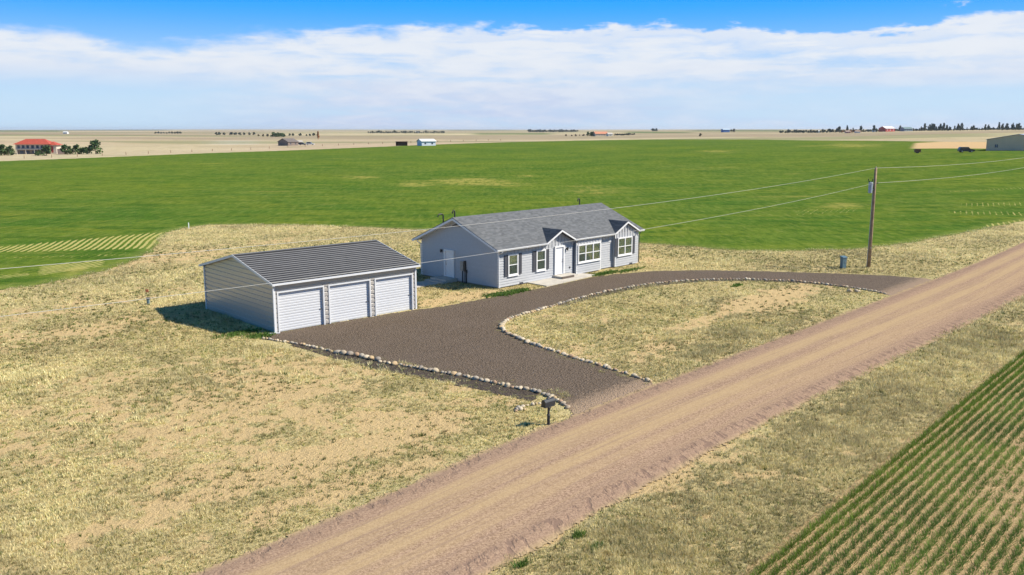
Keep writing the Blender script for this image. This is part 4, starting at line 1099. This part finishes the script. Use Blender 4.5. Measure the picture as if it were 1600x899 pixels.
fine = smooth_line(row_w, .02); s = 0.0; L_ = len(fine) * .02
while s < L_ - .05:
    x, y = fine[int(s / .02)]; px = ppx(np.array([x]), np.array([y]), np.array([0.]))[0][0]
    big = 525 < px < 590
    sz = rs.uniform(.36, .46) if big else (rs.uniform(.16, .29) if px < 525 else rs.uniform(.19, .37))
    stone(x + rs.gauss(0, .03), y + rs.gauss(0, .03), sz, 'large rounded boulder in the stone row a third of the way from garage to mailbox' if big else ('small fieldstone in the drive border between the garage corner and the large boulders' if px < 525 else 'fieldstone in the drive border between the large boulders and the mailbox' if px < 835 else 'fieldstone in the hooked end of the drive border behind the mailbox'), 'stones of the lower drive border'); s += sz * .98
fine = smooth_line(isl_w, .02); s = 0.0; L_ = len(fine) * .02
while s < L_ - .05:
    x, y = fine[int(s / .02)]; px = ppx(np.array([x]), np.array([y]), np.array([0.]))[0][0]; nose = px < 850 and y > 47
    sz = rs.uniform(.24, .40) if nose else rs.uniform(.17, .32)
    stone(x + rs.gauss(0, .035), y + rs.gauss(0, .035), sz, 'pale chunky stone at the rounded nose of the grass island' if nose else ('small pale stone edging the grass island on its side towards the near drive mouth' if y < 47 else 'small pale stone edging the grass island across the drive from the house' if px < 1060 else 'small pale stone edging the far side of the grass island towards the power pole'), 'stones edging the grass island'); s += sz * (1.0 if nose else 1.12)
# little pile by the mailbox
for k in range(26):
    t = rs.random(); x, y = np.array(at(803 + 62 * t, 643 - 21 * t + rs.uniform(-3, 4)))
    if .68 < t < .8: continue
    stone(x, y, rs.uniform(.13, .24), 'small pale stone in the loose line of rocks left of the mailbox', 'loose rocks beside the mailbox')
for k in range(9):
    x, y = at(1325 + rs.uniform(0, 18), 455.5 + rs.uniform(-2, 2)); stone(x, y, rs.uniform(.22, .36), 'rough stone in the small heap near the far end of the island row', 'rock heap by the far drive mouth')
x, y = at(402, 529); x2, y2 = at(415, 531); 
ds = MB(); ds.box(-.55, .1, -.05, .05, .02, .07); o = ds.build('downspout_extension', M['gtrim'], None, (*(G0 + np.array([-.25, -.25])), 0), GANG + 2.7); tag(o, 'white drain extension lying at the front left garage corner', 'drain pipe')

# ------------------------------------------------------------------ mailbox
mx, my = at(857, 664); MBX = empty('mailbox', (mx, my, 0), R(42)); tag(MBX, 'black mailbox on a dark turned post beside the road', 'mailbox')
M['mailblack'] = flat('dark_mailbox_paint', (.022, .025, .03), .4, var=.2)
MB().tube([(0, 0, -.05), (0, 0, .04), (0, 0, .05), (0, 0, .40), (0, 0, .43), (0, 0, .46), (0, 0, .82)], [.085, .085, .065, .06, .085, .05, .045], 10).build('post', M['mailblack'], MBX)
bx = MB(); prof = [(-.12, .84), (.12, .84), (.12, 1.0)] + [(.12 * cos(t), 1.0 + .12 * sin(t)) for t in np.linspace(.25, pi - .25, 7)] + [(-.12, 1.0)]
bx.extrude([(-.28, p[0], p[1]) for p in prof], (.56, 0, 0)); bx.build('box', M['mailblack'], MBX); dr = MB(); dr.extrude([(-.305, p[0] * 1.03, .84 + (p[1] - .84) * 1.03) for p in prof], (.02, 0, 0)); dr.build('door', M['mailblack'], MBX)
MB().box(-.33, .22, -.15, .15, .815, .838).build('shelf', M['mailblack'], MBX)
MB().tube([(.0, 0, .55), (.16, 0, .8)], .022, 6).build('brace', M['mailblack'], MBX)

# ------------------------------------------------------------------ utility pole, lines, pedestal
M['wood'] = flat('weathered_pole_wood', (.27, .18, .11), .85, var=.3, scale=3, bstr=.4)
ux, uy = at(1357, 418); UP = empty('utility_pole', (ux, uy, 0)); tag(UP, 'tall brown wooden power pole with grey transformer behind the drive', 'utility pole')
WA = R(47); wd = np.array([cos(WA), sin(WA)])
MB().tube([(0, 0, -.2), (0, 0, 3), (0, 0, 6), (0, 0, 8.72)], [.165, .15, .13, .11], 14).build('pole', M['wood'], UP, smooth=True)
tc = (-.36, -.02); t_ = MB(); t_.tube([(*tc, 6.55), (*tc, 6.58), (*tc, 7.42), (*tc, 7.46), (*tc, 7.5)], [.15, .175, .175, .19, .14], 16)
TRm = flat('grey_blue_transformer', (.30, .36, .42), .45); T0 = t_.build('transformer', TRm, UP)
for k in (-.12, .08): MB().tube([(tc[0] + k, tc[1], 7.46), (tc[0] + k, tc[1], 7.55), (tc[0] + k * 1.6, tc[1], 7.58), (tc[0] + k * 2.0, tc[1], 7.78)], [.035, .055, .03, .045], 8).build('bushing', M['black'], T0)
MB().box(-.2, -.05, -.08, .04, 6.8, 6.9).box(-.2, -.05, -.08, .04, 7.2, 7.3).build('bracket', M['greybox'], UP)
MB().tube([(0, 0, 8.6), (0, 0, 8.85)], [.03, .05], 8).build('insulator', M['greybox'], UP); MB().tube([(.10, 0, 7.38), (.28, 0, 7.42)], [.03, .05], 8).build('insulator', M['black'], UP)
MB().tube([(-.175, -.02, .1), (-.15, -.02, 3), (-.14, -.02, 6.6)], .022, 6).build('conduit', TRm, UP)
MB().box(-.05, .05, -.19, -.16, 1.7, 1.85).build('tag_plate', M['alu'], UP)
M['wire'] = flat('aluminium_wire', (.42, .42, .40), .6, metal=.0, var=.05)


def cable(name, z0, z1, zm, span, label):
    c = MB(); P = []
    for t in np.linspace(0, 1, 50):
        zz = z0 + (z1 - z0) * t; base_ = (z0 + z1) / 2; zz -= 4 * (base_ - zm) * t * (1 - t); P.append((ux + wd[0] * span * t, uy + wd[1] * span * t, zz))
    rad = .0075 if span < 0 else .011
    c.tube(P, rad, 5, False); tag(c.build(name, M['wire'], smooth=True), label, 'cable', 'power lines')


cable('power_line', 8.72, 8.9, 7.7, -96, 'upper pale cable running left from the pole across the house roof')
cable('power_line', 7.42, 7.6, 6.25, -96, 'lower pale cable running left from the transformer past the garage roof')
cable('power_line', 8.72, 10.2, 8.45, 105, 'upper pale cable running right from the pole over the green field')
cable('power_line', 7.42, 8.9, 7.15, 105, 'lower pale cable running right from the pole over the green field')
bx_, by_ = at(1317, 419.5); PD = empty('utility_box', (bx_, by_, 0), R(20)); tag(PD, 'blue-green utility pedestal standing in dry grass beside the power pole', 'utility box')
M['teal'] = flat('faded_teal_paint', (.09, .16, .20), .5)
MB().hexa([(-.19, -.16, -.05), (.19, -.16, -.05), (.19, .16, -.05), (-.19, .16, -.05), (-.21, -.18, .95), (.21, -.18, .95), (.21, .18, 1.02), (-.21, .18, 1.02)]).build('cabinet', M['teal'], PD)
MB().hexa([(-.26, -.22, .95), (.26, -.22, .95), (.26, .22, 1.02), (-.26, .22, 1.02), (-.24, -.2, 1.02), (.24, -.2, 1.02), (.24, .2, 1.1), (-.24, .2, 1.1)]).build('lid', M['teal'], PD)
MB().box(.02, .06, -.21, -.17, .5, .62).build('latch', M['alu'], PD)
# well head and marker left of the garage
wx, wy = at(232, 476); wl = empty('well_pipe', (wx, wy, 0)); tag(wl, 'short dark capped well pipe in dry grass left of the garage', 'pipe')
MB().tube([(0, 0, -.05), (0, 0, .38)], .10, 12).build('pipe', M['teal'], wl); MB().tube([(0, 0, .38), (0, 0, .40), (0, 0, .48), (0, 0, .5)], [.13, .14, .13, .05], 12).build('cap', M['black'], wl)
fx, fy = at(228.5, 470); fl = empty('marker_flag', (fx, fy, 0)); tag(fl, 'small orange marker flag behind the well pipe left of the garage', 'flag')
MB().tube([(0, 0, -.05), (0, 0, .85)], .010, 5).build('stake', M['alu'], fl); MB().box(0, .22, -.006, .006, .62, .82).build('pennant', flat('orange_flag', (.75, .20, .08), .6), fl)
sx_, sy_ = at(295, 357); q = MB(); q.tube([(0, 0, -.1), (0, 0, .7)], .06, 8); tag(q.build('marker_post', flat('white_plastic', (.7, .75, .78), .5), None, (sx_, sy_, 0)), 'white plastic marker post at the dry edge of the green field', 'marker post')

# ------------------------------------------------------------------ far fence
PPX = [(-5, 252), (38, 249.5), (81, 248), (121, 246.6), (160, 245), (197, 243.6), (232, 242), (267, 240.5), (300, 239.3), (332, 238), (362, 237), (392, 235.8), (421, 234), (450, 232), (477, 231), (504, 230), (529, 229), (553, 228), (576, 227), (598, 226.3), (620, 225.6), (642, 225), (663, 224.4), (684, 223.8), (704, 223.2), (724, 222.6), (744, 222), (763, 221.5), (782, 221)]
fe = empty('fence', (0, 0, 0)); tag(fe, 'thin wire fence on dark posts along the far edge of the green field', 'fence'); pm = MB(); pm.tube([(0, 0, -.2), (0, 0, 1.35)], [.15, .12], 6); pmesh = pm.mesh('post', M['wood']); tops = []
for (px, py) in PPX:
    x, y = at(px, py - 1.4); o = link('post', pmesh, fe, (x, y, Hz(x, y))); k = max(1, math.hypot(x, y) / 420); o.scale = (k, k, 1); tops.append((x, y, Hz(x, y)))
for zz in (.45, .8, 1.15): MB().tube([(x, y, z + zz) for x, y, z in tops], .012, 3, False).build('wire', M['greybox'], fe)

# ------------------------------------------------------------------ distant trees
def leaf_mat(name, c0, c1):
    m, n = newmat(name); co = n.n('ShaderNodeTexCoord').outputs['Object']; c = n.mix(n.ss(n.noise(co, 1.3, 4, .7), .35, .65), c0, c1); finish(n, c, .9, spec=.15); return m


M['pine'] = leaf_mat('evergreen_foliage', (.036, .072, .030), (.125, .175, .065)); M['bluepine'] = leaf_mat('dusky_foliage', (.035, .052, .045), (.085, .11, .085)); M['scrub'] = leaf_mat('grey_brown_scrub', (.07, .06, .04), (.16, .14, .09)); M['autumn'] = leaf_mat('russet_foliage', (.25, .10, .04), (.42, .2, .08))


def crown(h, w, kind, seed, nleaf=420):
    g = np.random.default_rng(seed); K = 14
    cz = g.uniform(.18, .95, K); rad = np.where(np.full(K, kind == 'cone'), (1.05 - cz) * .62, np.sin(np.clip(cz, .05, .98) * pi) ** .6 * .5) * w
    th = g.uniform(0, 2 * pi, K); cx = np.cos(th) * rad * .55; cy = np.sin(th) * rad * .55; cr = w * g.uniform(.16, .30, K) * (1.2 - .4 * cz)
    pk = g.integers(0, K, nleaf); d = g.normal(0, 1, (nleaf, 3)); d /= np.linalg.norm(d, axis=1, keepdims=True); d *= g.uniform(.5, 1.05, (nleaf, 1)) * cr[pk][:, None]
    P = np.stack([cx[pk], cy[pk], cz[pk] * h], 1) + d * np.array([1, 1, .9]); P[:, 2] = np.clip(P[:, 2], h * .04, None)
    s = w * g.uniform(.05, .11, nleaf)[:, None]; a = g.normal(0, 1, (nleaf, 3)); a /= np.linalg.norm(a, axis=1, keepdims=True); b = np.cross(a, g.normal(0, 1, (nleaf, 3))); b /= np.linalg.norm(b, axis=1, keepdims=True)
    V = np.stack([P - a * s, P + b * s, P + a * s, P - b * s], 1).reshape(-1, 3); return V, np.arange(len(V)).reshape(-1, 4)


CR = {}


def tree(x, y, h, w, kind, mat, label, group, seed, z=None, name='tree'):
    key = (kind, mat, seed % 5)
    if key not in CR:
        V, F = crown(1, 1, kind, seed % 5 + 3, 380); tm = MB(); tm.tube([(0, 0, -.04), (0, 0, .35), (.01, 0, .8)], [.035, .025, .01], 6); tm.tube([(0, 0, .3), (.15, .05, .5)], [.015, .006], 4); tm.tube([(0, 0, .4), (-.12, -.06, .62)], [.012, .005], 4)
        CR[key] = (np_mesh('crown', V, F, M[mat]), tm.mesh('trunk', M['wood']))
    t = empty(name, (x, y, Hz(x, y) if z is None else z), (seed * 2.4) % 6.28); tag(t, label, 'tree' if name != 'bush' else 'bush', group)
    for nm, me in zip(('crown', 'trunk'), CR[key]):
        o = link(nm, me, t); o.scale = (w, w, h)
    return t


# right horizon tree line
tr_r = random.Random(9); k = 0
TL = []
px = 1213
while px < 1604:
    dense = px < 1300
    TL.append((px, tr_r.uniform(3.2, 5.5) if dense else (tr_r.uniform(6, 10.5) if tr_r.random() < .7 else tr_r.uniform(3, 5)))); px += tr_r.uniform(2.6, 4.6) if dense else tr_r.choice([3, 4, 5, 5, 7, 9])
for (px, h) in TL:
    if 1364 < px < 1386 or 1398 < px < 1414: continue
    x, y = at_r(px, tr_r.uniform(1240, 1330)); dense = px < 1300; hh = h * 1.05
    hh *= .85; tree(x, y, hh, hh * (tr_r.uniform(.9, 1.3) if dense else tr_r.uniform(.45, .7)), 'round' if dense or tr_r.random() < .4 else 'cone', 'bluepine', 'low dark bushy tree at the left end of the right horizon tree row' if dense else ('dark evergreen in the right horizon row left of the red barn' if px < 1364 else 'dark evergreen in the right horizon row between red barn and right picture edge'), 'bushy horizon trees' if dense else 'horizon evergreens', k); k += 1
rowtrees_late = [(np.arange(1303, 1604, 4.4), 1340)]
# trees round the red-roofed house
RHD = 470
for j, (px, h, w, lab) in enumerate([(-8, 6.5, 6, 'dark evergreen at the very left edge of the picture'), (6, 5.6, 5.5, 'dark evergreen second from the left picture edge'), (16, 5.3, 5, 'dark evergreen left of the red-roofed house, third from the edge'), (25, 4.6, 4.5, 'small evergreen touching the left end of the red-roofed house'), (81, 5.2, 5, 'evergreen standing before the right part of the red-roofed house'), (68, 3.2, 3.6, 'low bush before the middle of the red-roofed house'), (109, 4.9, 4.6, 'first rounded evergreen right of the red-roofed house'), (118, 4.2, 3.8, 'second and smaller evergreen right of the red-roofed house'), (129, 4.8, 4.6, 'third rounded evergreen right of the red-roofed house'), (138, 3.6, 3.6, 'low pale green bush within the evergreen row'), (145, 4.8, 4.2, 'fifth evergreen from the red-roofed house'), (157, 7.0, 6.4, 'largest evergreen at the right end of the row by the red-roofed house')]):
    x, y = at_r(px, 455 if px > 60 and px < 90 else RHD); tree(x, y, h * .88, w * .95, 'round', 'pine', lab, None, 60 + j)
# scattered shrub rows farther off
def rowtrees(pxs, r, h0, h1, mat, label, group, kind='round', seed=0, wk=1.3):
    rg = random.Random(seed)
    for j, px in enumerate(pxs):
        x, y = at_r(px, r * rg.uniform(.97, 1.03)); h = rg.uniform(h0, h1); tree(x, y, h, h * rg.uniform(wk * .75, wk * 1.2), kind, mat, label, group, seed + j)


rowtrees(np.arange(252, 290, 4.2), 1900, 3, 5, 'bluepine', 'far dark tree in the short row right of the red-roofed house', 'short far tree row', seed=101)
rowtrees([345, 350, 357, 368, 374, 381, 388, 396, 403], 1500, 3, 5.5, 'bluepine', 'far dark tree in the row left of the brown farmhouse', 'tree row left of the farmhouse', seed=121)
rowtrees([410, 417, 424], 1250, 2.5, 3.6, 'scrub', 'grey leafless shrub between far tree rows left of the farmhouse', 'grey shrubs', seed=141)
rowtrees([433, 436.5, 440, 444.5, 448], 1150, 4, 6, 'pine', 'green evergreen in the clump behind the brown farmhouse', 'clump behind the farmhouse', 'cone', seed=151)
rowtrees([458, 463, 474, 484, 489, 495], 1300, 2.4, 4, 'bluepine', 'low far tree above the farmyard of the brown house', 'low trees above the farmyard', seed=161)
rowtrees(np.arange(579, 696, 3.4), 2100, 3.4, 6.2, 'bluepine', 'far dark tree in the long shelter belt at the centre left horizon', 'centre left shelter belt', seed=181)
rowtrees(np.arange(826, 904, 3.0), 2700, 5, 8, 'bluepine', 'far dark tree in the shelter belt left of the orange-roofed farmhouse', 'shelter belt at the centre horizon', seed=231)
rowtrees([917, 922, 925, 928], 1150, 3.5, 5.5, 'pine', 'evergreen just left of the orange-roofed farmhouse', 'evergreens beside the orange-roofed farmhouse', 'cone', seed=261)
rowtrees(np.arange(959, 990, 2.9), 1180, 2.0, 3.0, 'bluepine', 'clipped low shrub in the hedge row right of the orange-roofed farmhouse', 'hedge row', seed=271)
rowtrees([1016, 1019, 1022], 2600, 6, 8, 'bluepine', 'far dark tree in the tiny clump on the centre right horizon', 'tiny clump on the horizon', seed=291)
for a_, r__ in rowtrees_late: rowtrees(a_, r__, 1.6, 3.2, 'bluepine', 'low dark shrub beneath the spaced evergreens on the right horizon', 'horizon shrubs', seed=401, wk=1.9)
rowtrees([883, 892, 898, 904, 910], 1170, 1.6, 2.6, 'scrub', 'small grey shrub in the dry grass left of the orange-roofed farmhouse', 'grey shrubs near the orange roof', seed=301)
rowtrees([1137, 1141], 1500, 3.5, 5.0, 'scrub', 'grey-brown tree beside the small blue barn', 'trees beside the blue barn', seed=311)
rowtrees([1090], 950, 2.8, 3.2, 'scrub', 'lone grey shrub in dry grass left of the small blue barn', None, seed=321)
rowtrees([1308, 1314, 1320, 1327, 1333], 1180, 2.5, 4.2, 'autumn', 'russet leafless tree before the dark horizon row', 'russet trees on the right horizon', seed=331)
rowtrees([501.5], 900, 7, 8, 'autumn', 'orange-leaved tree right of the white farm vehicles', None, 'cone', seed=341, wk=.6)


# ------------------------------------------------------------------ distant buildings
def simple_house(name, px, r, L, D, h, rh, wallc, roofc, label, rz=0.0, hip=False, wins=6, cat='house', big_door=None, over=.5, win_c=(.05, .06, .08)):
    x, y = at_r(px, r); b = empty(name, (x, y, Hz(x, y)), rz); tag(b, label, cat)
    wm = flat(name + '_wall', wallc, .7, var=.08, scale=.8); rm_ = flat(name + '_roof', roofc, .7, var=.12, scale=.8); gm = flat(name + '_glass', win_c, .2)
    mb = MB()
    if hip: mb.box(-L / 2, L / 2, -D / 2, D / 2, -.6, h)
    else: mb.extrude([(-L / 2, -D / 2, -.6), (-L / 2, D / 2, -.6), (-L / 2, D / 2, h), (-L / 2, 0, h + rh), (-L / 2, -D / 2, h)], (L, 0, 0))
    mb.build('wall', wm, b); rf = MB(); o = over
    if hip: rf.add([(-L / 2 - o, -D / 2 - o, h), (L / 2 + o, -D / 2 - o, h), (L / 2 + o, D / 2 + o, h), (-L / 2 - o, D / 2 + o, h), (-L / 2 + D / 2, 0, h + rh), (L / 2 - D / 2, 0, h + rh)], [(0, 1, 5, 4), (1, 2, 5), (2, 3, 4, 5), (3, 0, 4), (0, 3, 2, 1)])
    else:
        sl = rh / (D / 2)
        for s in (-1, 1): rf.hexa([(-L / 2 - o, s * (D / 2 + o), h - sl * o + .02), (L / 2 + o, s * (D / 2 + o), h - sl * o + .02), (L / 2 + o, 0, h + rh + .02), (-L / 2 - o, 0, h + rh + .02), (-L / 2 - o, s * (D / 2 + o), h - sl * o + .17), (L / 2 + o, s * (D / 2 + o), h - sl * o + .17), (L / 2 + o, 0, h + rh + .17), (-L / 2 - o, 0, h + rh + .17)])
    rf.build('roof', rm_, b)
    for k in range(wins):
        a = -L / 2 + L * (k + .5) / wins; MB().box(a - .55, a + .55, -D / 2 - .04, -D / 2 + .01, h * .35, h * .72).build('window', gm, b)
    if big_door: MB().box(big_door[0], big_door[1], -D / 2 - .05, -D / 2 + .01, 0, h * .85).build('door', flat(name + '_door', big_door[2], .6), b)
    return b, wm, rm_, gm


# red-tiled two-storey villa
x, y = at_r(65, 490); V_ = empty('villa', (x, y, Hz(x, y) - .2), R(8)); V_.scale = (.80, .85, .92); tag(V_, 'large cream house with orange-red tile roof among evergreens on the far left', 'house')
cream = flat('cream_stucco', (.55, .47, .38), .8, scale=.6); tile = flat('red_clay_tile', (.36, .062, .035), .75, var=.2, scale=1.2); dk = flat('villa_glass', (.06, .08, .12), .15); dstone = flat('villa_base', (.23, .17, .13), .9, scale=.6)
MB().box(-9, 10, -4, 6, -.5, 2.6).build('base_storey', dstone, V_); MB().box(-10, 9.5, -3.6, 6, 2.6, 5.4).build('upper_storey', cream, V_); MB().box(8.2, 13, -2.5, 4.5, -.5, 5.0).build('side_wing', cream, V_)
rf = MB(); rf.add([(-11.2, -5, 5.3), (10.5, -5, 5.3), (10.5, 7.2, 5.3), (-11.2, 7.2, 5.3), (-5.5, 1, 8.1), (5.5, 1, 8.1)], [(0, 1, 5, 4), (1, 2, 5), (2, 3, 4, 5), (3, 0, 4), (0, 3, 2, 1)]); rf.build('roof', tile, V_)
rf = MB(); rf.add([(6.2, -3.8, 4.9), (14.2, -3.8, 4.9), (14.2, 5.6, 4.9), (6.2, 5.6, 4.9), (10.2, 0, 6.7), (10.2, 2, 6.7)], [(0, 1, 4), (1, 2, 5, 4), (2, 3, 5), (3, 0, 4, 5), (0, 3, 2, 1)]); rf.build('roof', tile, V_)
for a in (-8.2, -5.6, -3, -.2, 2.6, 5.2, 7.6): MB().box(a - .75, a + .75, -3.68, -3.58, 3.2, 4.8).build('window', dk, V_)
for a in (-6.5, -3, .5, 4): MB().box(a - 1.0, a + 1.0, -4.06, -3.98, .1, 2.0).build('window', dk, V_)
MB().box(9.8, 11.2, -2.56, -2.48, 1, 4.3).build('red_panel', flat('brick_red', (.35, .05, .04), .8), V_); MB().box(-9.4, 8, -5.2, -3.62, 2.5, 2.7).build('balcony', cream, V_)
rl_ = MB(); rl_.box(-9.4, 8, -5.2, -5.14, 3.45, 3.55); [rl_.box(a, a + .08, -5.2, -5.14, 2.7, 3.45) for a in np.arange(-9.4, 8, 1.1)]; rl_.build('railing', dk, V_)
for a in (-9, -4, 1, 6): MB().box(a, a + .35, -5.15, -4.8, -.4, 2.5).build('column', cream, V_)
x, y = at_r(99, 478); MB().box(-.2, 4.2, -.2, .2, -.3, 2.6).build('driveway_wall', flat('salmon_block', (.62, .42, .32), .8), None, (x, y, Hz(x, y)))
tag(bpy.data.objects['driveway_wall'], 'low salmon-coloured wall at the right end of the red-roofed house', 'wall')

# farmstead around x=455
simple_house('farmhouse', 455, 620, 10, 9, 2.7, 2.1, (.17, .13, .11), (.13, .11, .10), 'dark brown gabled farmhouse with pale side in the dry range land', R(62), wins=2)
simple_house('shed', 471, 640, 4.5, 5, 2.2, 1.0, (.55, .50, .42), (.40, .37, .33), 'small cream shed just right of the brown farmhouse', R(20), wins=1, cat='shed')
simple_house('shed', 668, 560, 9.5, 8, 2.9, 1.3, (.56, .60, .68), (.60, .61, .62), 'pale grey metal shed with white roof at the far field edge', R(28), wins=2, cat='shed')
sx2, sy2 = at_r(630, 570); sh = empty('open_shed', (sx2, sy2, Hz(sx2, sy2)), R(4)); tag(sh, 'low rust-brown open-fronted livestock shed left of the pale grey shed', 'shed'); rust = flat('rust_brown', (.13, .075, .05), .8, scale=.8)
MB().box(-3.7, 3.7, 1.8, 2, -.2, 2.4).build('wall', rust, sh); MB().hexa([(-3.9, -2.2, 2.7), (3.9, -2.2, 2.7), (3.9, 2.2, 2.35), (-3.9, 2.2, 2.35), (-3.9, -2.2, 2.85), (3.9, -2.2, 2.85), (3.9, 2.2, 2.5), (-3.9, 2.2, 2.5)]).build('roof', rust, sh)
for a in (-3.7, -1.9, 0, 1.9, 3.55): MB().box(a, a + .15, -2, -1.85, -.2, 2.65).build('post', rust, sh)
MB().box(-3.7, -3.6, -1.85, 1.8, -.2, 2.4).build('wall', rust, sh); MB().box(3.6, 3.7, -1.85, 1.8, -.2, 2.4).build('wall', rust, sh)
simple_house('farmhouse', 936, 1120, 17, 10, 3.0, 2.6, (.55, .48, .36), (.50, .21, .12), 'cream farmhouse with orange-brown roof in the centre distance', R(15), wins=5)
simple_house('shed', 950, 1110, 6, 6, 2.6, 1.5, (.60, .58, .50), (.45, .42, .38), 'small cream outbuilding right of the orange-roofed farmhouse', R(15), wins=1, cat='shed')
simple_house('barn', 1128, 1450, 11, 9, 4.0, 1.4, (.06, .16, .40), (.40, .52, .62), 'small blue barn with pale roof on the centre right horizon', R(10), wins=0, cat='barn')
simple_house('barn', 1376, 1290, 17, 12, 4.2, 2.8, (.42, .05, .04), (.62, .60, .60), 'red barn with pale roof among trees on the right horizon', R(25), wins=3, cat='barn', win_c=(.6, .6, .6))
simple_house('house', 1406, 1300, 13, 9, 3.4, 2.2, (.25, .30, .33), (.12, .19, .20), 'grey-green roofed house right of the red barn on the horizon', R(15), wins=4)
simple_house('shed', 1357, 1280, 4.5, 4, 2.6, .8, (.68, .70, .70), (.6, .6, .6), 'tiny white shed just left of the red barn', 0, wins=0, cat='shed')
simple_house('shed', 1270, 1250, 3.5, 4, 2.4, .8, (.6, .66, .68), (.6, .62, .62), 'tiny pale shed among the bushy trees at the left of the right horizon row', 0, wins=0, cat='shed')
for j, (px, c, lab) in enumerate([(1316, (.60, .26, .2), 'tiny brick-pink house below the right horizon tree row'), (1331, (.66, .62, .58), 'tiny cream house below the right horizon tree row')]):
    simple_house('cottage', px, 1170, 5.5, 5, 1.9, 1.0, c, (.33, .25, .2), lab, 0, wins=2)
simple_house('shed', 158 - 44, 1700, 7, 6, 2.6, 1.2, (.6, .62, .62), (.6, .62, .63), 'tiny white building on the far left plain above the evergreens', 0, wins=0, cat='shed')
simple_house('shed', 655, 2080, 9, 6, 3.0, 1.2, (.72, .72, .72), (.7, .7, .7), 'tiny white building within the long shelter belt', 0, wins=0, cat='shed')

# tan metal barn, right edge
x, y = at_r(1580, 330); BRN = empty('metal_barn', (x, y, Hz(x, y)), R(-38)); tag(BRN, 'tan metal barn with shallow grey roof cut by the right picture edge', 'barn')
tanm = flat('tan_barn_metal', (.86, .50, .31), .6, var=.05, scale=.5); grm = flat('pale_grey_barn_roof', (.36, .38, .42), .45, var=.06, scale=.5)
MB().extrude([(-9.2, 0, -1.0), (9.2, 0, -1.0), (9.2, 0, 3.6), (0, 0, 5.3), (-9.2, 0, 3.6)], (0, 22, 0)).build('wall', tanm, BRN)
for s in (-1, 1): MB().hexa([(s * 9.5, -.3, 3.57), (s * 9.5, 22.3, 3.57), (0, 22.3, 5.33), (0, -.3, 5.33), (s * 9.5, -.3, 3.7), (s * 9.5, 22.3, 3.7), (0, 22.3, 5.46), (0, -.3, 5.46)]).build('roof', grm, BRN)
for a in (-6.2, 4.6): 
    wv = MB().box(a - .45, a + .45, -.05, .0, 1.0, 2.0).build('window', dk, BRN)
    MB().box(a - .03, a + .03, -.07, -.051, 1.0, 2.0).build('mullion', M['trim'], wv)
for a in np.arange(-8.9, 9, .9): MB().box(a, a + .07, -.035, -.001, -.6, 3.6 + (9.2 - abs(a)) / 9.2 * 1.65 - .05).build('rib', tanm, BRN)


# dark SUV
def vehicle(px, r, rz, col, label, L=4.8, tall=1.72, name='car', cat='car', van=False):
    x, y = at_r(px, r); c = empty(name, (x, y, Hz(x, y) + .10), rz); tag(c, label, cat); pm_ = flat(name + '_paint', col, .3, var=.05)
    h = tall; W2 = .92; prof = [(-L / 2, .35), (-L / 2, .85), (-L / 2 + .1, 1.02), (-L / 2 + .35, h - .08), (-L / 2 + .7, h), (L * .08, h), (L * .22, 1.08), (L / 2 - .15, .92), (L / 2, .7), (L / 2, .35)]
    b = MB(); b.extrude([(p[0], -W2, p[1]) for p in prof], (0, 2 * W2, 0)); b.build('body', pm_, c)
    gm = flat(name + '_windows', (.03, .035, .045), .08)
    for s in (-1, 1):
        MB().extrude([(-L / 2 + .35, s * (W2 + .005), 1.08), (-L / 2 + .5, s * (W2 + .005), h - .15), (L * .06, s * (W2 + .005), h - .12), (L * .18, s * (W2 + .005), 1.1)], (0, s * .012, 0)).build('side_window', gm, c)
    MB().hexa([(L * .09, -.8, h - .06), (L * .215, -.8, 1.12), (L * .215, .8, 1.12), (L * .09, .8, h - .06), (L * .09 + .02, -.8, h - .03), (L * .215 + .03, -.8, 1.14), (L * .215 + .03, .8, 1.14), (L * .09 + .02, .8, h - .03)]).build('windscreen', gm, c)
    for wxx in (-L * .31, L * .30):
        for s in (-1, 1):
            w_ = MB(); w_.tube([(wxx, s * .72, .34), (wxx, s * .95, .34)], .34, 16); wo = w_.build('wheel', M['black'], c); MB().tube([(wxx, s * .951, .34), (wxx, s * .97, .34)], .2, 12).build('rim', M['alu'], wo)
    for s in (-1, 1): MB().box(L / 2 - .02, L / 2 + .02, s * .6 - .18, s * .6 + .18, .65, .82).build('headlight', M['gtrim'], c)
    return c


vehicle(1501, 318, R(-8), (.010, .014, .032), 'dark blue SUV parked on the dirt left of the tan barn')
vehicle(477, 630, R(5), (.03, .045, .09), 'dark vehicle parked right of the brown farmhouse')
vehicle(489, 628, R(5), (.7, .7, .7), 'white vehicle parked near the orange tree at the brown farmhouse', 5.6, 2.2, name='white_van', cat='van')
x, y = at_r(1426, 322); T1 = empty('trailer', (x, y, Hz(x, y)), R(-10)); tag(T1, 'small rusty brown box trailer at the left end of the dirt yard', 'trailer')
MB().box(-.9, .9, -.6, .6, .4, 1.5).build('box', flat('rusty_brown', (.22, .09, .045), .8), T1); MB().tube([(.9, 0, .45), (1.6, 0, .45)], .05, 6).build('tow_bar', M['black'], T1)
for s in (-1, 1): MB().tube([(0, s * .62, .3), (0, s * .78, .3)], .3, 12).build('wheel', M['black'], T1)
# ------------------------------------------------------------------ air
hm, n = newmat('haze_air'); vol = n.n('ShaderNodeVolumePrincipled', {'Color': (.86, .93, 1, 1), 'Density': 4.5e-5, 'Anisotropy': .2})
n.n('ShaderNodeOutputMaterial', {'Volume': vol.outputs[0]})
hz = MB().box(-22500, 22500, -22500, 22500, -25, 45).build('haze', hm); hz['kind'] = 'stuff'
print('objects', len(bpy.data.objects), 'polys', sum(len(o.data.polygons) for o in bpy.data.objects if o.type == 'MESH'))
